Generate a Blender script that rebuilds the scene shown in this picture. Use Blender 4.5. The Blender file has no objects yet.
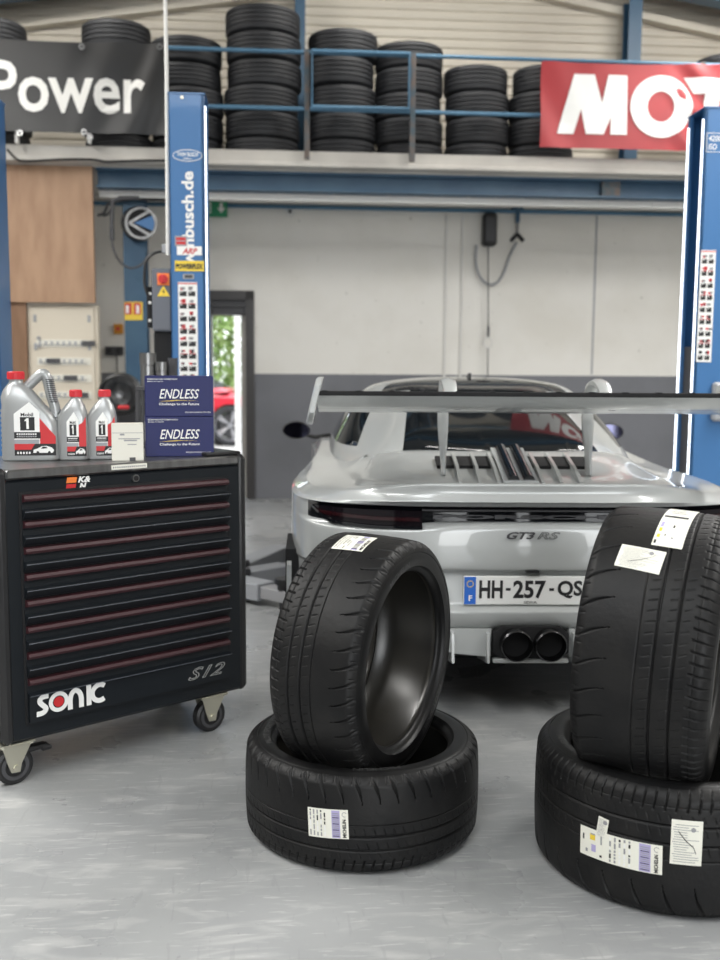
import bpy, math, random
from mathutils import Vector, Matrix
random.seed(7)
S = bpy.context.scene
COL = S.collection
# ------------------------------------------------------------------ camera
CAMZ, FPX, PITCH, ROLL = 1.37, 1000.0, math.radians(6.5), math.radians(0.40)
cam = bpy.data.cameras.new('camera'); camo = bpy.data.objects.new('camera', cam); COL.objects.link(camo)
cam.sensor_fit = 'VERTICAL'; cam.sensor_height = 36; cam.lens = FPX / 960 * 36
RM = Matrix.Rotation(math.pi / 2 - PITCH, 4, 'X') @ Matrix.Rotation(ROLL, 4, 'Z')
camo.matrix_world = Matrix.Translation((0, 0, CAMZ)) @ RM
cam.dof.use_dof = True; cam.dof.focus_distance = 3.0; cam.dof.aperture_fstop = 2.6
cam.clip_end = 200
S.camera = camo
# ------------------------------------------------------------------ world, lights, exposure
w = bpy.data.worlds.new('world'); S.world = w; w.use_nodes = True
wn = w.node_tree.nodes; wn.clear()
out = wn.new('ShaderNodeOutputWorld'); bg = wn.new('ShaderNodeBackground'); sky = wn.new('ShaderNodeTexSky')
sky.sky_type = 'NISHITA'; sky.sun_elevation = math.radians(50); sky.sun_rotation = math.radians(200); sky.sun_disc = False
sky.air_density = 1.0; sky.dust_density = 4.0; sky.ozone_density = 1.0
mixw = wn.new('ShaderNodeMixRGB'); mixw.inputs[0].default_value = 0.75; mixw.inputs[2].default_value = (5.2, 5.4, 5.6, 1)
w.node_tree.links.new(sky.outputs[0], mixw.inputs[1]); w.node_tree.links.new(mixw.outputs[0], bg.inputs[0])
bg.inputs[1].default_value = 0.60
w.node_tree.links.new(bg.outputs[0], out.inputs[0])
S.view_settings.view_transform = 'Standard'; S.view_settings.look = 'None'; S.view_settings.gamma = 1
S.view_settings.use_curve_mapping = False
S.view_settings.exposure = 0.16
YAW = math.radians(4.6)
CB, SB = math.cos(YAW), math.sin(YAW)
def B(x, y, z=0.0): return Vector((x * CB - y * SB, x * SB + y * CB, z))
def area(name, loc, rot, sx, sy, e, col=(1, 1, 1), spread=math.pi):
    l = bpy.data.lights.new(name, 'AREA'); l.shape = 'RECTANGLE'; l.size = sx; l.size_y = sy; l.energy = e; l.color = col; l.spread = spread
    o = bpy.data.objects.new(name, l); COL.objects.link(o); o.location = loc; o.rotation_euler = rot; return o
for bx_, by_ in ((-3.3, 1.2), (-3.3, 4.6), (-3.3, 7.4), (3.9, 1.2), (3.9, 4.6), (3.9, 7.4)):
    area('ceiling_lamp', B(bx_, by_, 4.45), (0, 0, YAW), 0.3, 2.4, {1.2: 125, 4.6: 185, 7.4: 55}[by_], (1, .985, .95))
area('roof_light', B(-1.0, -.6, 4.9), (0, 0, YAW), 1.6, 4.0, 150, (.95, .98, 1))
for bx_ in (-4.6, -2.0, 1.2, 4.0):  # added fill lights without fixtures, brightening the cladding above the mezzanine
    area('mezzanine_fill', B(bx_, 8.2, 4.95), (math.radians(38), 0, YAW), 1.4, .16, 34, (1, .97, .92))
area('doorway_daylight', (2.4, -6.6, 2.0), (math.radians(86), 0, math.radians(16)), 4.6, 3.4, 210, (.97, .99, 1))
# ------------------------------------------------------------------ materials
def mat(name, col, rough=.5, metal=0, coat=0, coat_rough=.05, emit=None, es=1, noise=None, bump=None, spec=None, trans=0):
    m = bpy.data.materials.new(name); m.use_nodes = True
    nt = m.node_tree; p = nt.nodes['Principled BSDF']
    p.inputs['Base Color'].default_value = (*col, 1); p.inputs['Roughness'].default_value = rough
    p.inputs['Metallic'].default_value = metal; p.inputs['Coat Weight'].default_value = coat
    p.inputs['Coat Roughness'].default_value = coat_rough
    if spec is not None: p.inputs['Specular IOR Level'].default_value = spec
    if trans: p.inputs['Transmission Weight'].default_value = trans
    if emit: p.inputs['Emission Color'].default_value = (*emit, 1); p.inputs['Emission Strength'].default_value = es
    if noise:   # (scale, other colour, detail, stretch)
        sc, c2, det, st = noise
        tc = nt.nodes.new('ShaderNodeTexCoord'); mp = nt.nodes.new('ShaderNodeMapping'); mp.inputs['Scale'].default_value = st
        n = nt.nodes.new('ShaderNodeTexNoise'); n.inputs['Scale'].default_value = sc; n.inputs['Detail'].default_value = det
        mx = nt.nodes.new('ShaderNodeMixRGB'); mx.inputs[1].default_value = (*col, 1); mx.inputs[2].default_value = (*c2, 1)
        rp = nt.nodes.new('ShaderNodeMapRange'); rp.inputs[1].default_value = .38; rp.inputs[2].default_value = .64
        L = nt.links.new
        L(tc.outputs['Object'], mp.inputs[0]); L(mp.outputs[0], n.inputs[0]); L(n.outputs[0], rp.inputs[0])
        L(rp.outputs[0], mx.inputs[0]); L(mx.outputs[0], p.inputs['Base Color'])
    if bump:    # (scale, strength)
        n = nt.nodes.new('ShaderNodeTexNoise'); n.inputs['Scale'].default_value = bump[0]; n.inputs['Detail'].default_value = 5
        tc = nt.nodes.new('ShaderNodeTexCoord'); b = nt.nodes.new('ShaderNodeBump'); b.inputs['Strength'].default_value = bump[1]; b.inputs['Distance'].default_value = .01
        nt.links.new(tc.outputs['Object'], n.inputs[0]); nt.links.new(n.outputs[0], b.inputs['Height']); nt.links.new(b.outputs[0], p.inputs['Normal'])
    return m
X1 = (1, 1, 1)
m_rubber = mat('rubber', (.0055, .0055, .006), .50, spec=.28, noise=(9, (.0115, .0112, .011), 6, X1), bump=(60, .12))
m_rubber2 = mat('rubber_sidewall', (.0048, .0048, .0052), .42, spec=.28, noise=(14, (.010, .010, .010), 5, X1))
m_liner = mat('rubber_liner', (.014, .013, .011), .30, noise=(5, (.024, .022, .018), 4, X1))
m_rubfar = mat('rubber_old', (.013, .014, .017), .65, noise=(3, (.022, .023, .026), 4, X1))
m_blue = mat('lift_blue', (.045, .155, .36), .38, coat=.3)
m_blued = mat('steel_blue', (.030, .085, .155), .45, noise=(3, (.045, .11, .18), 4, X1))
m_bluerail = mat('rail_blue', (.07, .17, .27), .5)
m_rust = mat('rusty_post', (.13, .10, .085), .7, noise=(12, (.06, .09, .11), 4, X1))
m_slab = mat('painted_concrete', (.60, .575, .53), .8, noise=(2.5, (.50, .475, .44), 6, X1), bump=(12, .3))
m_clad = mat('cream_cladding', (.60, .56, .48), .5, noise=(1.2, (.53, .49, .42), 3, X1))
m_ply = mat('plywood', (.40, .25, .155), .6, noise=(6, (.32, .19, .115), 6, (1.4, 1, .35)))
m_plyd = mat('plywood_dark', (.26, .145, .085), .6, noise=(6, (.20, .11, .06), 6, (1.4, 1, .35)))
m_cream = mat('cream_enamel', (.62, .56, .46), .5)
m_white = mat('white_paint', (.74, .73, .70), .5)
m_pwhite = mat('print_white', (.82, .82, .80), .5)
m_pblack = mat('print_black', (.012, .012, .013), .5)
m_pgrey = mat('print_grey', (.30, .30, .31), .5)
m_pred = mat('print_red', (.55, .025, .03), .45)
m_porange = mat('print_orange', (.85, .22, .04), .5)
m_pyel = mat('print_yellow', (.80, .58, .05), .5)
m_ppur = mat('print_purple', (.42, .38, .62), .5)
m_paper = mat('label_paper', (.80, .79, .70), .55)
m_blk = mat('black_plastic', (.014, .014, .015), .4)
m_blkm = mat('black_matte', (.008, .008, .009), .85)
m_gloss = mat('black_gloss', (.006, .007, .009), .06, coat=.6)
m_glass = mat('tinted_glass', (.006, .008, .010), .04, spec=.2)
m_mirror = mat('mirror', (.22, .22, .34), .04, metal=1)
m_steel = mat('steel', (.34, .34, .34), .34, metal=1, noise=(4, (.25, .25, .25), 4, (8, 1, 1)))
m_zinc = mat('zinc', (.62, .60, .50), .35, metal=.85)
m_cab = mat('cabinet_black', (.0075, .010, .013), .42, spec=.35)
m_maroon = mat('maroon_strip', (.045, .014, .018), .45, spec=.4)
m_jug = mat('silver_bottle', (.36, .37, .37), .34, metal=.35, coat=.4, coat_rough=.2)
m_grip = mat('grip_grey', (.10, .105, .11), .5)
m_cap = mat('red_cap', (.58, .02, .03), .38)
m_box = mat('navy_carton', (.004, .008, .085), .42, spec=.3)
m_boxw = mat('white_carton', (.72, .70, .62), .5)
m_silver = mat('silver_paint', (.44, .455, .45), .34, metal=.12, coat=.8, coat_rough=.03)
m_carbon = mat('carbon', (.020, .021, .022), .15, coat=1, coat_rough=.04)
m_redpaint = mat('red_paint', (.55, .012, .03), .25, coat=1)
m_plate = mat('plate_white', (.78, .78, .76), .35)
m_plblue = mat('plate_blue', (.02, .13, .55), .4)
m_rim = mat('rim_grey', (.38, .38, .40), .3, metal=.7)
m_gbox = mat('control_grey', (.12, .13, .155), .5)
m_led = mat('led_strip', (.9, .93, 1), .4, emit=(.86, .93, 1), es=2.6)
m_green = mat('exit_green', (.02, .27, .12), .5)
m_leaf = mat('leaf', (.16, .28, .07), .6, noise=(6, (.32, .44, .16), 3, X1))
m_tile = mat('pavement', (.46, .46, .44), .8, noise=(3, (.38, .38, .36), 4, X1))
m_banb = mat('banner_black', (.010, .010, .011), .45, noise=(1.3, (.017, .0165, .016), 4, X1))
m_banr = mat('banner_red', (.40, .030, .036), .5, noise=(2, (.33, .024, .03), 3, X1))
m_frame = mat('door_frame', (.045, .042, .042), .45)
m_darkgrey = mat('dark_grey', (.06, .06, .065), .5)
m_lightgrey = mat('light_grey', (.32, .33, .35), .5)
m_roof = mat('roof_sheet', (.40, .37, .32), .6)
# floor: grey coated concrete, scuffed
def floor_mat():
    m = mat('floor_coating', (.40, .405, .40), .35); nt = m.node_tree; p = nt.nodes['Principled BSDF']; N = nt.nodes.new; L = nt.links.new
    tc = N('ShaderNodeTexCoord')
    def noise(scale, det, st, rot=0, dist=0):
        mp = N('ShaderNodeMapping'); mp.inputs['Scale'].default_value = st; mp.inputs['Rotation'].default_value = (0, 0, rot)
        n = N('ShaderNodeTexNoise'); n.inputs['Scale'].default_value = scale; n.inputs['Detail'].default_value = det; n.inputs['Distortion'].default_value = dist
        L(tc.outputs['Object'], mp.inputs[0]); L(mp.outputs[0], n.inputs[0]); return n.outputs[0]
    def rng(s, a, b, c=0, d=1):
        r = N('ShaderNodeMapRange'); r.inputs[1].default_value = a; r.inputs[2].default_value = b; r.inputs[3].default_value = c; r.inputs[4].default_value = d
        L(s, r.inputs[0]); return r.outputs[0]
    def mix(f, a, b, t='MIX'):
        x = N('ShaderNodeMixRGB'); x.blend_type = t
        L(f, x.inputs[0])
        for i, c in ((1, a), (2, b)):
            if isinstance(c, tuple): x.inputs[i].default_value = (*c, 1)
            else: L(c, x.inputs[i])
        return x.outputs[0]
    c = mix(rng(noise(1.4, 7, X1, dist=.6), .35, .65), (.345, .352, .352), (.298, .305, .31))
    c = mix(rng(noise(4, 9, (1, 3.5, 1), .5, 1.2), .52, .72, 0, .55), c, (.50, .50, .49))
    c = mix(rng(noise(9, 10, (1, 9, 1), -.4, .4), .60, .66, 0, .45), c, (.56, .56, .55))
    c = mix(rng(noise(7, 10, (8, 1, 1), .9, .5), .62, .67, 0, .4), c, (.27, .275, .28))
    c = mix(rng(noise(45, 3, X1), .70, .76, 0, .5), c, (.20, .20, .20))
    L(c, p.inputs['Base Color'])
    L(rng(noise(3, 6, X1), .3, .7, .22, .42), p.inputs['Roughness'])
    b = N('ShaderNodeBump'); b.inputs['Strength'].default_value = .10; b.inputs['Distance'].default_value = .01
    L(noise(25, 6, X1), b.inputs['Height']); L(b.outputs[0], p.inputs['Normal'])
    return m
m_floor = floor_mat()
def wall_mat():     # off-white emulsion over block, grey painted dado up to 1.28 m
    m = mat('wall_paint', (.6, .6, .6), .7); nt = m.node_tree; p = nt.nodes['Principled BSDF']; N = nt.nodes.new; L = nt.links.new
    g = N('ShaderNodeTexCoord'); s = N('ShaderNodeSeparateXYZ'); L(g.outputs['Object'], s.inputs[0])
    st = N('ShaderNodeMath'); st.operation = 'GREATER_THAN'; st.inputs[1].default_value = 1.285; L(s.outputs[2], st.inputs[0])
    n = N('ShaderNodeTexNoise'); n.inputs['Scale'].default_value = 1.6; n.inputs['Detail'].default_value = 8; L(g.outputs['Object'], n.inputs[0])
    r = N('ShaderNodeMapRange'); r.inputs[1].default_value = .4; r.inputs[2].default_value = .7; L(n.outputs[0], r.inputs[0])
    def mx(f, a, b):
        x = N('ShaderNodeMixRGB'); L(f, x.inputs[0])
        for i, c in ((1, a), (2, b)):
            if isinstance(c, tuple): x.inputs[i].default_value = (*c, 1)
            else: L(c, x.inputs[i])
        return x.outputs[0]
    up = mx(r.outputs[0], (.82, .80, .755), (.75, .725, .67)); dn = mx(r.outputs[0], (.185, .19, .21), (.15, .155, .17))
    n2 = N('ShaderNodeTexNoise'); n2.inputs['Scale'].default_value = 14; n2.inputs['Detail'].default_value = 4; L(g.outputs['Object'], n2.inputs[0])
    r2 = N('ShaderNodeMapRange'); r2.inputs[1].default_value = .70; r2.inputs[2].default_value = .76; r2.inputs[4].default_value = .5; L(n2.outputs[0], r2.inputs[0])
    up = mx(r2.outputs[0], up, (.30, .28, .25))
    L(mx(st.outputs[0], dn, up), p.inputs['Base Color'])
    cb = N('ShaderNodeCombineXYZ'); L(s.outputs[0], cb.inputs[0]); L(s.outputs[2], cb.inputs[1])
    br = N('ShaderNodeTexBrick'); br.inputs['Scale'].default_value = 1; br.inputs['Brick Width'].default_value = .44; br.inputs['Row Height'].default_value = .215
    br.inputs['Mortar Size'].default_value = .006; L(cb.outputs[0], br.inputs[0])
    b = N('ShaderNodeBump'); b.inputs['Strength'].default_value = .25; b.inputs['Distance'].default_value = .004; b.invert = True
    L(br.outputs['Fac'], b.inputs['Height']); L(b.outputs[0], p.inputs['Normal'])
    return m
m_wall = wall_mat()
# ------------------------------------------------------------------ mesh helpers
class MB:
    def __init__(s): s.v = []; s.f = []; s.m = []; s.T = None
    def add(s, vs, fs, mi=0):
        n = len(s.v)
        s.v += [tuple(s.T(Vector(v))) if s.T else tuple(v) for v in vs]
        s.f += [tuple(i + n for i in f) for f in fs]; s.m += [mi] * len(fs); return s
    def box(s, a, b, mi=0, bev=0):
        (x0, y0, z0), (x1, y1, z1) = [min(p, q) for p, q in zip(a, b)], [max(p, q) for p, q in zip(a, b)]
        e = min(bev, (x1 - x0) / 2.01, (y1 - y0) / 2.01, (z1 - z0) / 2.01)
        if e <= 0:
            return s.add([(x0, y0, z0), (x1, y0, z0), (x1, y1, z0), (x0, y1, z0), (x0, y0, z1), (x1, y0, z1), (x1, y1, z1), (x0, y1, z1)],
                         [(0, 3, 2, 1), (4, 5, 6, 7), (0, 1, 5, 4), (1, 2, 6, 5), (2, 3, 7, 6), (3, 0, 4, 7)], mi)
        V = []; idx = {}
        for i, X in enumerate((x0, x1)):
            for j, Y in enumerate((y0, y1)):
                for k, Z in enumerate((z0, z1)):
                    sx, sy, sz = (1, -1)[i], (1, -1)[j], (1, -1)[k]
                    for a_, p in enumerate(((X, Y + sy * e, Z + sz * e), (X + sx * e, Y, Z + sz * e), (X + sx * e, Y + sy * e, Z))):
                        idx[(i, j, k, a_)] = len(V); V.append(p)
        F = []; c = Vector(((x0 + x1) / 2, (y0 + y1) / 2, (z0 + z1) / 2))
        def face(ids):
            p = [Vector(V[q]) for q in ids]; n = (p[1] - p[0]).cross(p[2] - p[0]); m_ = sum(p, Vector()) / len(p) - c
            F.append(tuple(ids) if n.dot(m_) > 0 else tuple(reversed(ids)))
        R = ((0, 0), (0, 1), (1, 1), (1, 0))
        for q in (0, 1):
            face([idx[(q, a_, b_, 0)] for a_, b_ in R]); face([idx[(a_, q, b_, 1)] for a_, b_ in R]); face([idx[(a_, b_, q, 2)] for a_, b_ in R])
        for a_ in (0, 1):
            for b_ in (0, 1):
                face([idx[(0, a_, b_, 1)], idx[(1, a_, b_, 1)], idx[(1, a_, b_, 2)], idx[(0, a_, b_, 2)]])
                face([idx[(a_, 0, b_, 0)], idx[(a_, 1, b_, 0)], idx[(a_, 1, b_, 2)], idx[(a_, 0, b_, 2)]])
                face([idx[(a_, b_, 0, 0)], idx[(a_, b_, 1, 0)], idx[(a_, b_, 1, 1)], idx[(a_, b_, 0, 1)]])
        for i in (0, 1):
            for j in (0, 1):
                for k in (0, 1): face([idx[(i, j, k, 0)], idx[(i, j, k, 1)], idx[(i, j, k, 2)]])
        return s.add(V, F, mi)
    def cyl(s, p0, p1, r0, r1=None, n=20, mi=0, caps=True):
        r1 = r0 if r1 is None else r1; p0, p1 = Vector(p0), Vector(p1); d = (p1 - p0).normalized()
        a = d.orthogonal().normalized(); b = d.cross(a); V = []
        for p, r in ((p0, r0), (p1, r1)):
            for i in range(n):
                t = 2 * math.pi * i / n; V.append(p + a * math.cos(t) * r + b * math.sin(t) * r)
        F = [(i, (i + 1) % n, n + (i + 1) % n, n + i) for i in range(n)]
        if caps: F += [tuple(range(n - 1, -1, -1)), tuple(range(n, 2 * n))]
        return s.add(V, F, mi)
    def tube(s, pts, r, n=10, mi=0, closed=False, smooth=0):
        P = [Vector(p) for p in pts]
        for _ in range(smooth):
            Q = [] if closed else [P[0]]
            for i in range(len(P) - (0 if closed else 1)):
                a, b = P[i], P[(i + 1) % len(P)]; Q += [a * .75 + b * .25, a * .25 + b * .75]
            if not closed: Q.append(P[-1])
            P = Q
        K = len(P); V = []; u = None
        for i in range(K):
            if closed: t = P[(i + 1) % K] - P[i - 1]
            else: t = P[min(i + 1, K - 1)] - P[max(i - 1, 0)]
            t.normalize()
            u = t.orthogonal().normalized() if u is None else (u - t * u.dot(t)).normalized()
            v = t.cross(u); rr = r[min(i * len(r) // K, len(r) - 1)] if isinstance(r, (list, tuple)) else r
            for j in range(n):
                q = 2 * math.pi * j / n; V.append(P[i] + u * math.cos(q) * rr + v * math.sin(q) * rr)
        F = []
        for i in range(K if closed else K - 1):
            a, b = i * n, ((i + 1) % K) * n
            F += [(a + j, a + (j + 1) % n, b + (j + 1) % n, b + j) for j in range(n)]
        if not closed: F += [tuple(range(n - 1, -1, -1)), tuple(range((K - 1) * n, K * n))]
        return s.add(V, F, mi)
    def lathe(s, prof, c=(0, 0, 0), ax='Z', n=48, mi=0, closed=False):
        """prof: list of (r, h) along the axis"""
        K = len(prof); V = []
        for r, h in prof:
            for j in range(n):
                t = 2 * math.pi * j / n; a, b = r * math.cos(t), r * math.sin(t)
                p = {'Z': (a, b, h), 'Y': (a, h, b), 'X': (h, a, b)}[ax]; V.append((p[0] + c[0], p[1] + c[1], p[2] + c[2]))
        F = []
        for i in range(K if closed else K - 1):
            a, b = i * n, ((i + 1) % K) * n
            F += [(a + j, a + (j + 1) % n, b + (j + 1) % n, b + j) for j in range(n)]
        return s.add(V, F, mi)
    def prism(s, poly, z0, z1, mi=0, plane='XZ'):
        """poly extruded: plane XZ -> thickness along y"""
        f = {'XZ': lambda p, q: (p[0], q, p[1]), 'XY': lambda p, q: (p[0], p[1], q), 'YZ': lambda p, q: (q, p[0], p[1])}[plane]
        n = len(poly); V = [f(p, z0) for p in poly] + [f(p, z1) for p in poly]
        return s.add(V, [tuple(range(n)), tuple(range(2 * n - 1, n - 1, -1))] + [(i, i + n, (i + 1) % n + n, (i + 1) % n) for i in range(n)], mi)
    def stroke(s, pts, wd, z0, z1, mi=0, plane='XZ', closed=False, smooth=2):
        P = [Vector(p) for p in pts]
        for _ in range(smooth):
            Q = [] if closed else [P[0]]
            for i in range(len(P) - (0 if closed else 1)):
                a, b = P[i], P[(i + 1) % len(P)]; Q += [a * .75 + b * .25, a * .25 + b * .75]
            if not closed: Q.append(P[-1])
            P = Q
        K = len(P); Lf = []; Rt = []
        for i in range(K):
            t = (P[(i + 1) % K] - P[i - 1]) if closed else P[min(i + 1, K - 1)] - P[max(i - 1, 0)]
            t.normalize(); nn = Vector((-t[1], t[0])) * wd / 2; Lf.append(P[i] + nn); Rt.append(P[i] - nn)
        for i in range(K if closed else K - 1):
            j = (i + 1) % K; s.prism([Lf[i], Lf[j], Rt[j], Rt[i]], z0, z1, mi, plane)
        return s
    def text(s, body, mp, w=None, h=None, mi=0, bold=0, shear=0, outline=0, ext=0.0):
        """flat lettering; mp maps (u, v) in metres to a point"""
        V, F = glyphs(body, bold, shear, outline)
        x0 = min(v[0] for v in V); x1 = max(v[0] for v in V); y0 = min(v[1] for v in V); y1 = max(v[1] for v in V)
        sx = (w / (x1 - x0)) if w else (h / (y1 - y0)); sy = (h / (y1 - y0)) if h else sx
        return s.add([mp((v[0] - x0) * sx, (v[1] - y0) * sy) for v in V], F, mi)
    def build(s, name, mats, parent=None, smooth=False, loc=None, rz=None):
        me = bpy.data.meshes.new(name); me.from_pydata([tuple(v) for v in s.v], [], s.f)
        mats = mats if isinstance(mats, (list, tuple)) else [mats]
        for m in mats: me.materials.append(m)
        me.polygons.foreach_set('material_index', s.m); me.update()
        if smooth:
            me.polygons.foreach_set('use_smooth', [True] * len(me.polygons))
            me.set_sharp_from_angle(angle=math.radians(38 if smooth is True else smooth))
        o = bpy.data.objects.new(name, me); COL.objects.link(o)
        if parent: o.parent = parent
        if loc: o.location = loc
        if rz is not None: o.rotation_euler = (0, 0, rz)
        return o
_gc = {}
def glyphs(body, bold, shear, outline):
    k = (body, bold, shear, outline)
    if k not in _gc:
        c = bpy.data.curves.new('t', 'FONT'); c.body = body; c.offset = bold; c.shear = shear; c.resolution_u = 3
        if outline: c.fill_mode = 'NONE'; c.bevel_depth = outline; c.bevel_resolution = 0
        o = bpy.data.objects.new('t', c); COL.objects.link(o); bpy.context.view_layer.update()
        me = bpy.data.meshes.new_from_object(o.evaluated_get(bpy.context.evaluated_depsgraph_get()))
        _gc[k] = ([tuple(v.co) for v in me.vertices], [tuple(p.vertices) for p in me.polygons])
        bpy.data.objects.remove(o); bpy.data.curves.remove(c); bpy.data.meshes.remove(me)
    return _gc[k]
def tag(o, label, cat, group=None, kind=None):
    if label: o['label'] = label
    if cat: o['category'] = cat
    if group: o['group'] = group
    if kind: o['kind'] = kind
    return o
def thing(name, label, cat, loc=(0, 0, 0), rz=0, group=None):
    o = bpy.data.objects.new(name, None); COL.objects.link(o); o.location = loc; o.rotation_euler = (0, 0, rz)
    o.empty_display_size = .1
    return tag(o, label, cat, group)
def struct(o): o['kind'] = 'structure'; return o
def dup(o, parent=None):
    c = o.copy(); COL.objects.link(c); c.parent = parent
    for k in list(o.children): dup(k, c)
    return c
def ray(px, py):
    d = RM.to_3x3() @ Vector(((px - 360) / FPX, (480 - py) / FPX, -1)); return d
def at(px, py, Y):
    d = ray(px, py); return Vector((0, 0, CAMZ)) + d * (Y / d.y)
def bl(px, py, by):      # the point of the hall's own frame at depth by seen at a pixel: returns local x, z
    d = ray(px, py); k = by / (-d.x * SB + d.y * CB); return (d.x * CB + d.y * SB) * k, CAMZ + d.z * k
def ground(px, py, z=0):
    d = ray(px, py); k = (z - CAMZ) / d.z; return Vector((0, 0, CAMZ)) + d * k
# ------------------------------------------------------------------ the hall (built in its own frame, turned by YAW)
def hall(name, mb, mats, smooth=False): return struct(mb.build(name, mats, None, smooth, rz=YAW))
BY = 10.3
_l = [bl(*p, BY - .1) for p in ((27, 28), (165, 11), (548, 0), (720, 37))]
def _ln(a, b): k = (b[1] - a[1]) / (b[0] - a[0]); return k, a[1] - k * a[0]
(KL, CL_), (KR, CR_) = _ln(_l[0], _l[1]), _ln(_l[2], _l[3]); RX = (CR_ - CL_) / (KL - KR)      # ridge
def roof_z(x): return .42 + (KL * x + CL_ if x < RX else KR * x + CR_)
mb = MB(); mb.box((-9, -7.2, -.15), (9, BY + .2, 0)); hall('floor', mb, m_floor)
dx0, _ = bl(204, 400, BY); dx1, dzt = bl(254, 291, BY)
mb = MB()
mb.box((-9, BY, 0), (dx0, BY + .2, 3.2)); mb.box((dx1, BY, 0), (9, BY + .2, 3.2)); mb.box((dx0, BY, dzt), (dx1, BY + .2, 3.2))
hall('wall_back', mb, m_wall)
mb = MB()                                           # ribbed cladding above the mezzanine
z = 3.2
while z < 5.8:
    prof = [(BY + .0, z), (BY - .022, z + .012), (BY - .022, z + .05), (BY, z + .062), (BY, z + .088)]
    for (ya, za), (yb, zb) in zip(prof, prof[1:]): mb.add([(-9, ya, za), (9, ya, za), (9, yb, zb), (-9, yb, zb)], [(0, 1, 2, 3)])
    z += .088
mb.box((-9, BY + .01, 3.2), (9, BY + .1, 5.9)); hall('wall_cladding', mb, m_clad)
for nm, X in (('wall_left', -9), ('wall_right', 9)):
    mb = MB(); mb.box((X - .1, -7, 0), (X + .1, BY, 6)); hall(nm, mb, m_wall)
mb = MB()
for a, b in ((-9.2, RX), (RX, 9.2)):
    mb.add([(a, -7, roof_z(a)), (b, -7, roof_z(b)), (b, BY + .2, roof_z(b)), (a, BY + .2, roof_z(a)),
            (a, -7, roof_z(a) + .1), (b, -7, roof_z(b) + .1), (b, BY + .2, roof_z(b) + .1), (a, BY + .2, roof_z(a) + .1)],
           [(0, 1, 2, 3), (7, 6, 5, 4), (0, 4, 5, 1), (3, 2, 6, 7), (0, 3, 7, 4), (1, 5, 6, 2)])
hall('ceiling', mb, m_roof)
mb = MB(); mb.box((-9, -7.2, 0), (-.2, -7, 6)); mb.box((5, -7.2, 0), (9, -7, 6)); mb.box((-.2, -7.2, 3.7), (5, -7, 6)); hall('wall_front', mb, m_darkgrey)
# rafters and purlins
def slope_beam(mb, a, b, y0, y1, dz0, dz1, mi=0):
    za, zb = roof_z(a), roof_z(b)
    V = [(x, y, zz + d) for y in (y0, y1) for x, zz in ((a, za), (b, zb)) for d in (dz0, dz1)]
    mb.add(V, [(0, 2, 3, 1), (4, 5, 7, 6), (0, 1, 5, 4), (2, 6, 7, 3), (0, 4, 6, 2), (1, 3, 7, 5)], mi)
for y in (9.75, 4.6, -.6):
    mb = MB()
    for a, b in ((-8.9, RX), (RX, 8.9)):
        slope_beam(mb, a, b, y - .01, y + .01, -.30, -.02); slope_beam(mb, a, b, y - .09, y + .09, -.31, -.29); slope_beam(mb, a, b, y - .09, y + .09, -.03, -.005)
    hall('trim_rafter', mb, m_blued)
for X in (-7.6, -6, -4.4, -2.8, -1.2, .6, 2.2, 3.8, 5.4, 7):
    mb = MB(); z = roof_z(X); mb.box((X - .03, -6.9, z - .13), (X + .03, BY, z - .01)); hall('trim_purlin', mb, m_clad)
mb = MB()
for a, b in ((-8.9, RX), (RX, 8.9)): slope_beam(mb, a, b, BY - .14, BY - .03, -.42, -.35)
hall('trim_gable', mb, m_clad)
# mezzanine
SY = 8.7
_, zt = bl(360, 148.5, SY); _, zb_ = bl(360, 168.5, SY)
mb = MB(); mb.box((-8.9, SY, zt - .03), (8.9, SY + .13, zb_), bev=.008); mb.box((-8.9, SY - .035, zb_ + .035), (8.9, SY, zb_), bev=.006)
mb.box((-8.9, SY + .13, zb_ + .06), (8.9, BY, zb_ - .01)); hall('mezzanine_floor', mb, m_slab)
FZ = zb_ + .06
_, zbb = bl(360, 194, 8.95)
px0 = bl(95, 200, 8.8)[0]
mb = MB(); mb.box((px0, 8.86, zb_ - .01), (8.9, 9.04, zb_ - .03)); mb.box((px0, 8.945, zb_ - .03), (8.9, 8.957, zbb + .015)); mb.box((px0, 8.86, zbb), (8.9, 9.04, zbb + .015))
hall('trim_beam', mb, m_blued)
a = bl(600, 190, 8.93)[0]; b = bl(618, 190, 8.93)[0]
mb = MB(); mb.box((a, 8.87, zb_ - .03), (b, 8.944, zbb + .015)); struct(mb.build('beam_splice', m_rust, None, rz=YAW))
# conduits along the wall under the mezzanine
_, zc = bl(360, 209, BY); 
mb = MB(); mb.tube([(bl(95, 200, BY)[0], BY - .05, zc), (8.5, BY - .05, zc)], .022)
tag(mb.build('air_pipe', m_bluerail, None, True, rz=YAW), 'long thin blue compressed air pipe along the top of the rear wall', 'pipe')
mb = MB(); z2 = bl(360, 203.5, 9.08)[1]; z3 = zbb - .004; mb.box((px0, 9.0, z2 + .01), (8.5, 9.10, z3)); mb.box((px0, 8.99, z2), (8.5, 9.11, z2 + .01))
for i in range(34): mb.box((px0 + .1 + i * .24, 8.985, z2 - .004), (px0 + .112 + i * .24, 9.115, z3 + .003))
tag(mb.build('cable_tray', m_white, None, rz=YAW), 'pale cable tray with clips just under the mezzanine', 'cable tray')
for px in (445, 461): 
    X = bl(px, 300, BY)[0]; mb = MB(); mb.tube([(X, BY - .012, .2), (X, BY - .012, zc - .05)], .014, 8)
    struct(mb.build('trim_pipe', m_white, None, True, rz=YAW))
X = bl(594, 300, BY)[0]; mb = MB(); mb.box((X - .008, BY - .006, 1.3), (X + .008, BY, zc)); struct(mb.build('trim_joint', m_lightgrey, None, rz=YAW))
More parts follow.
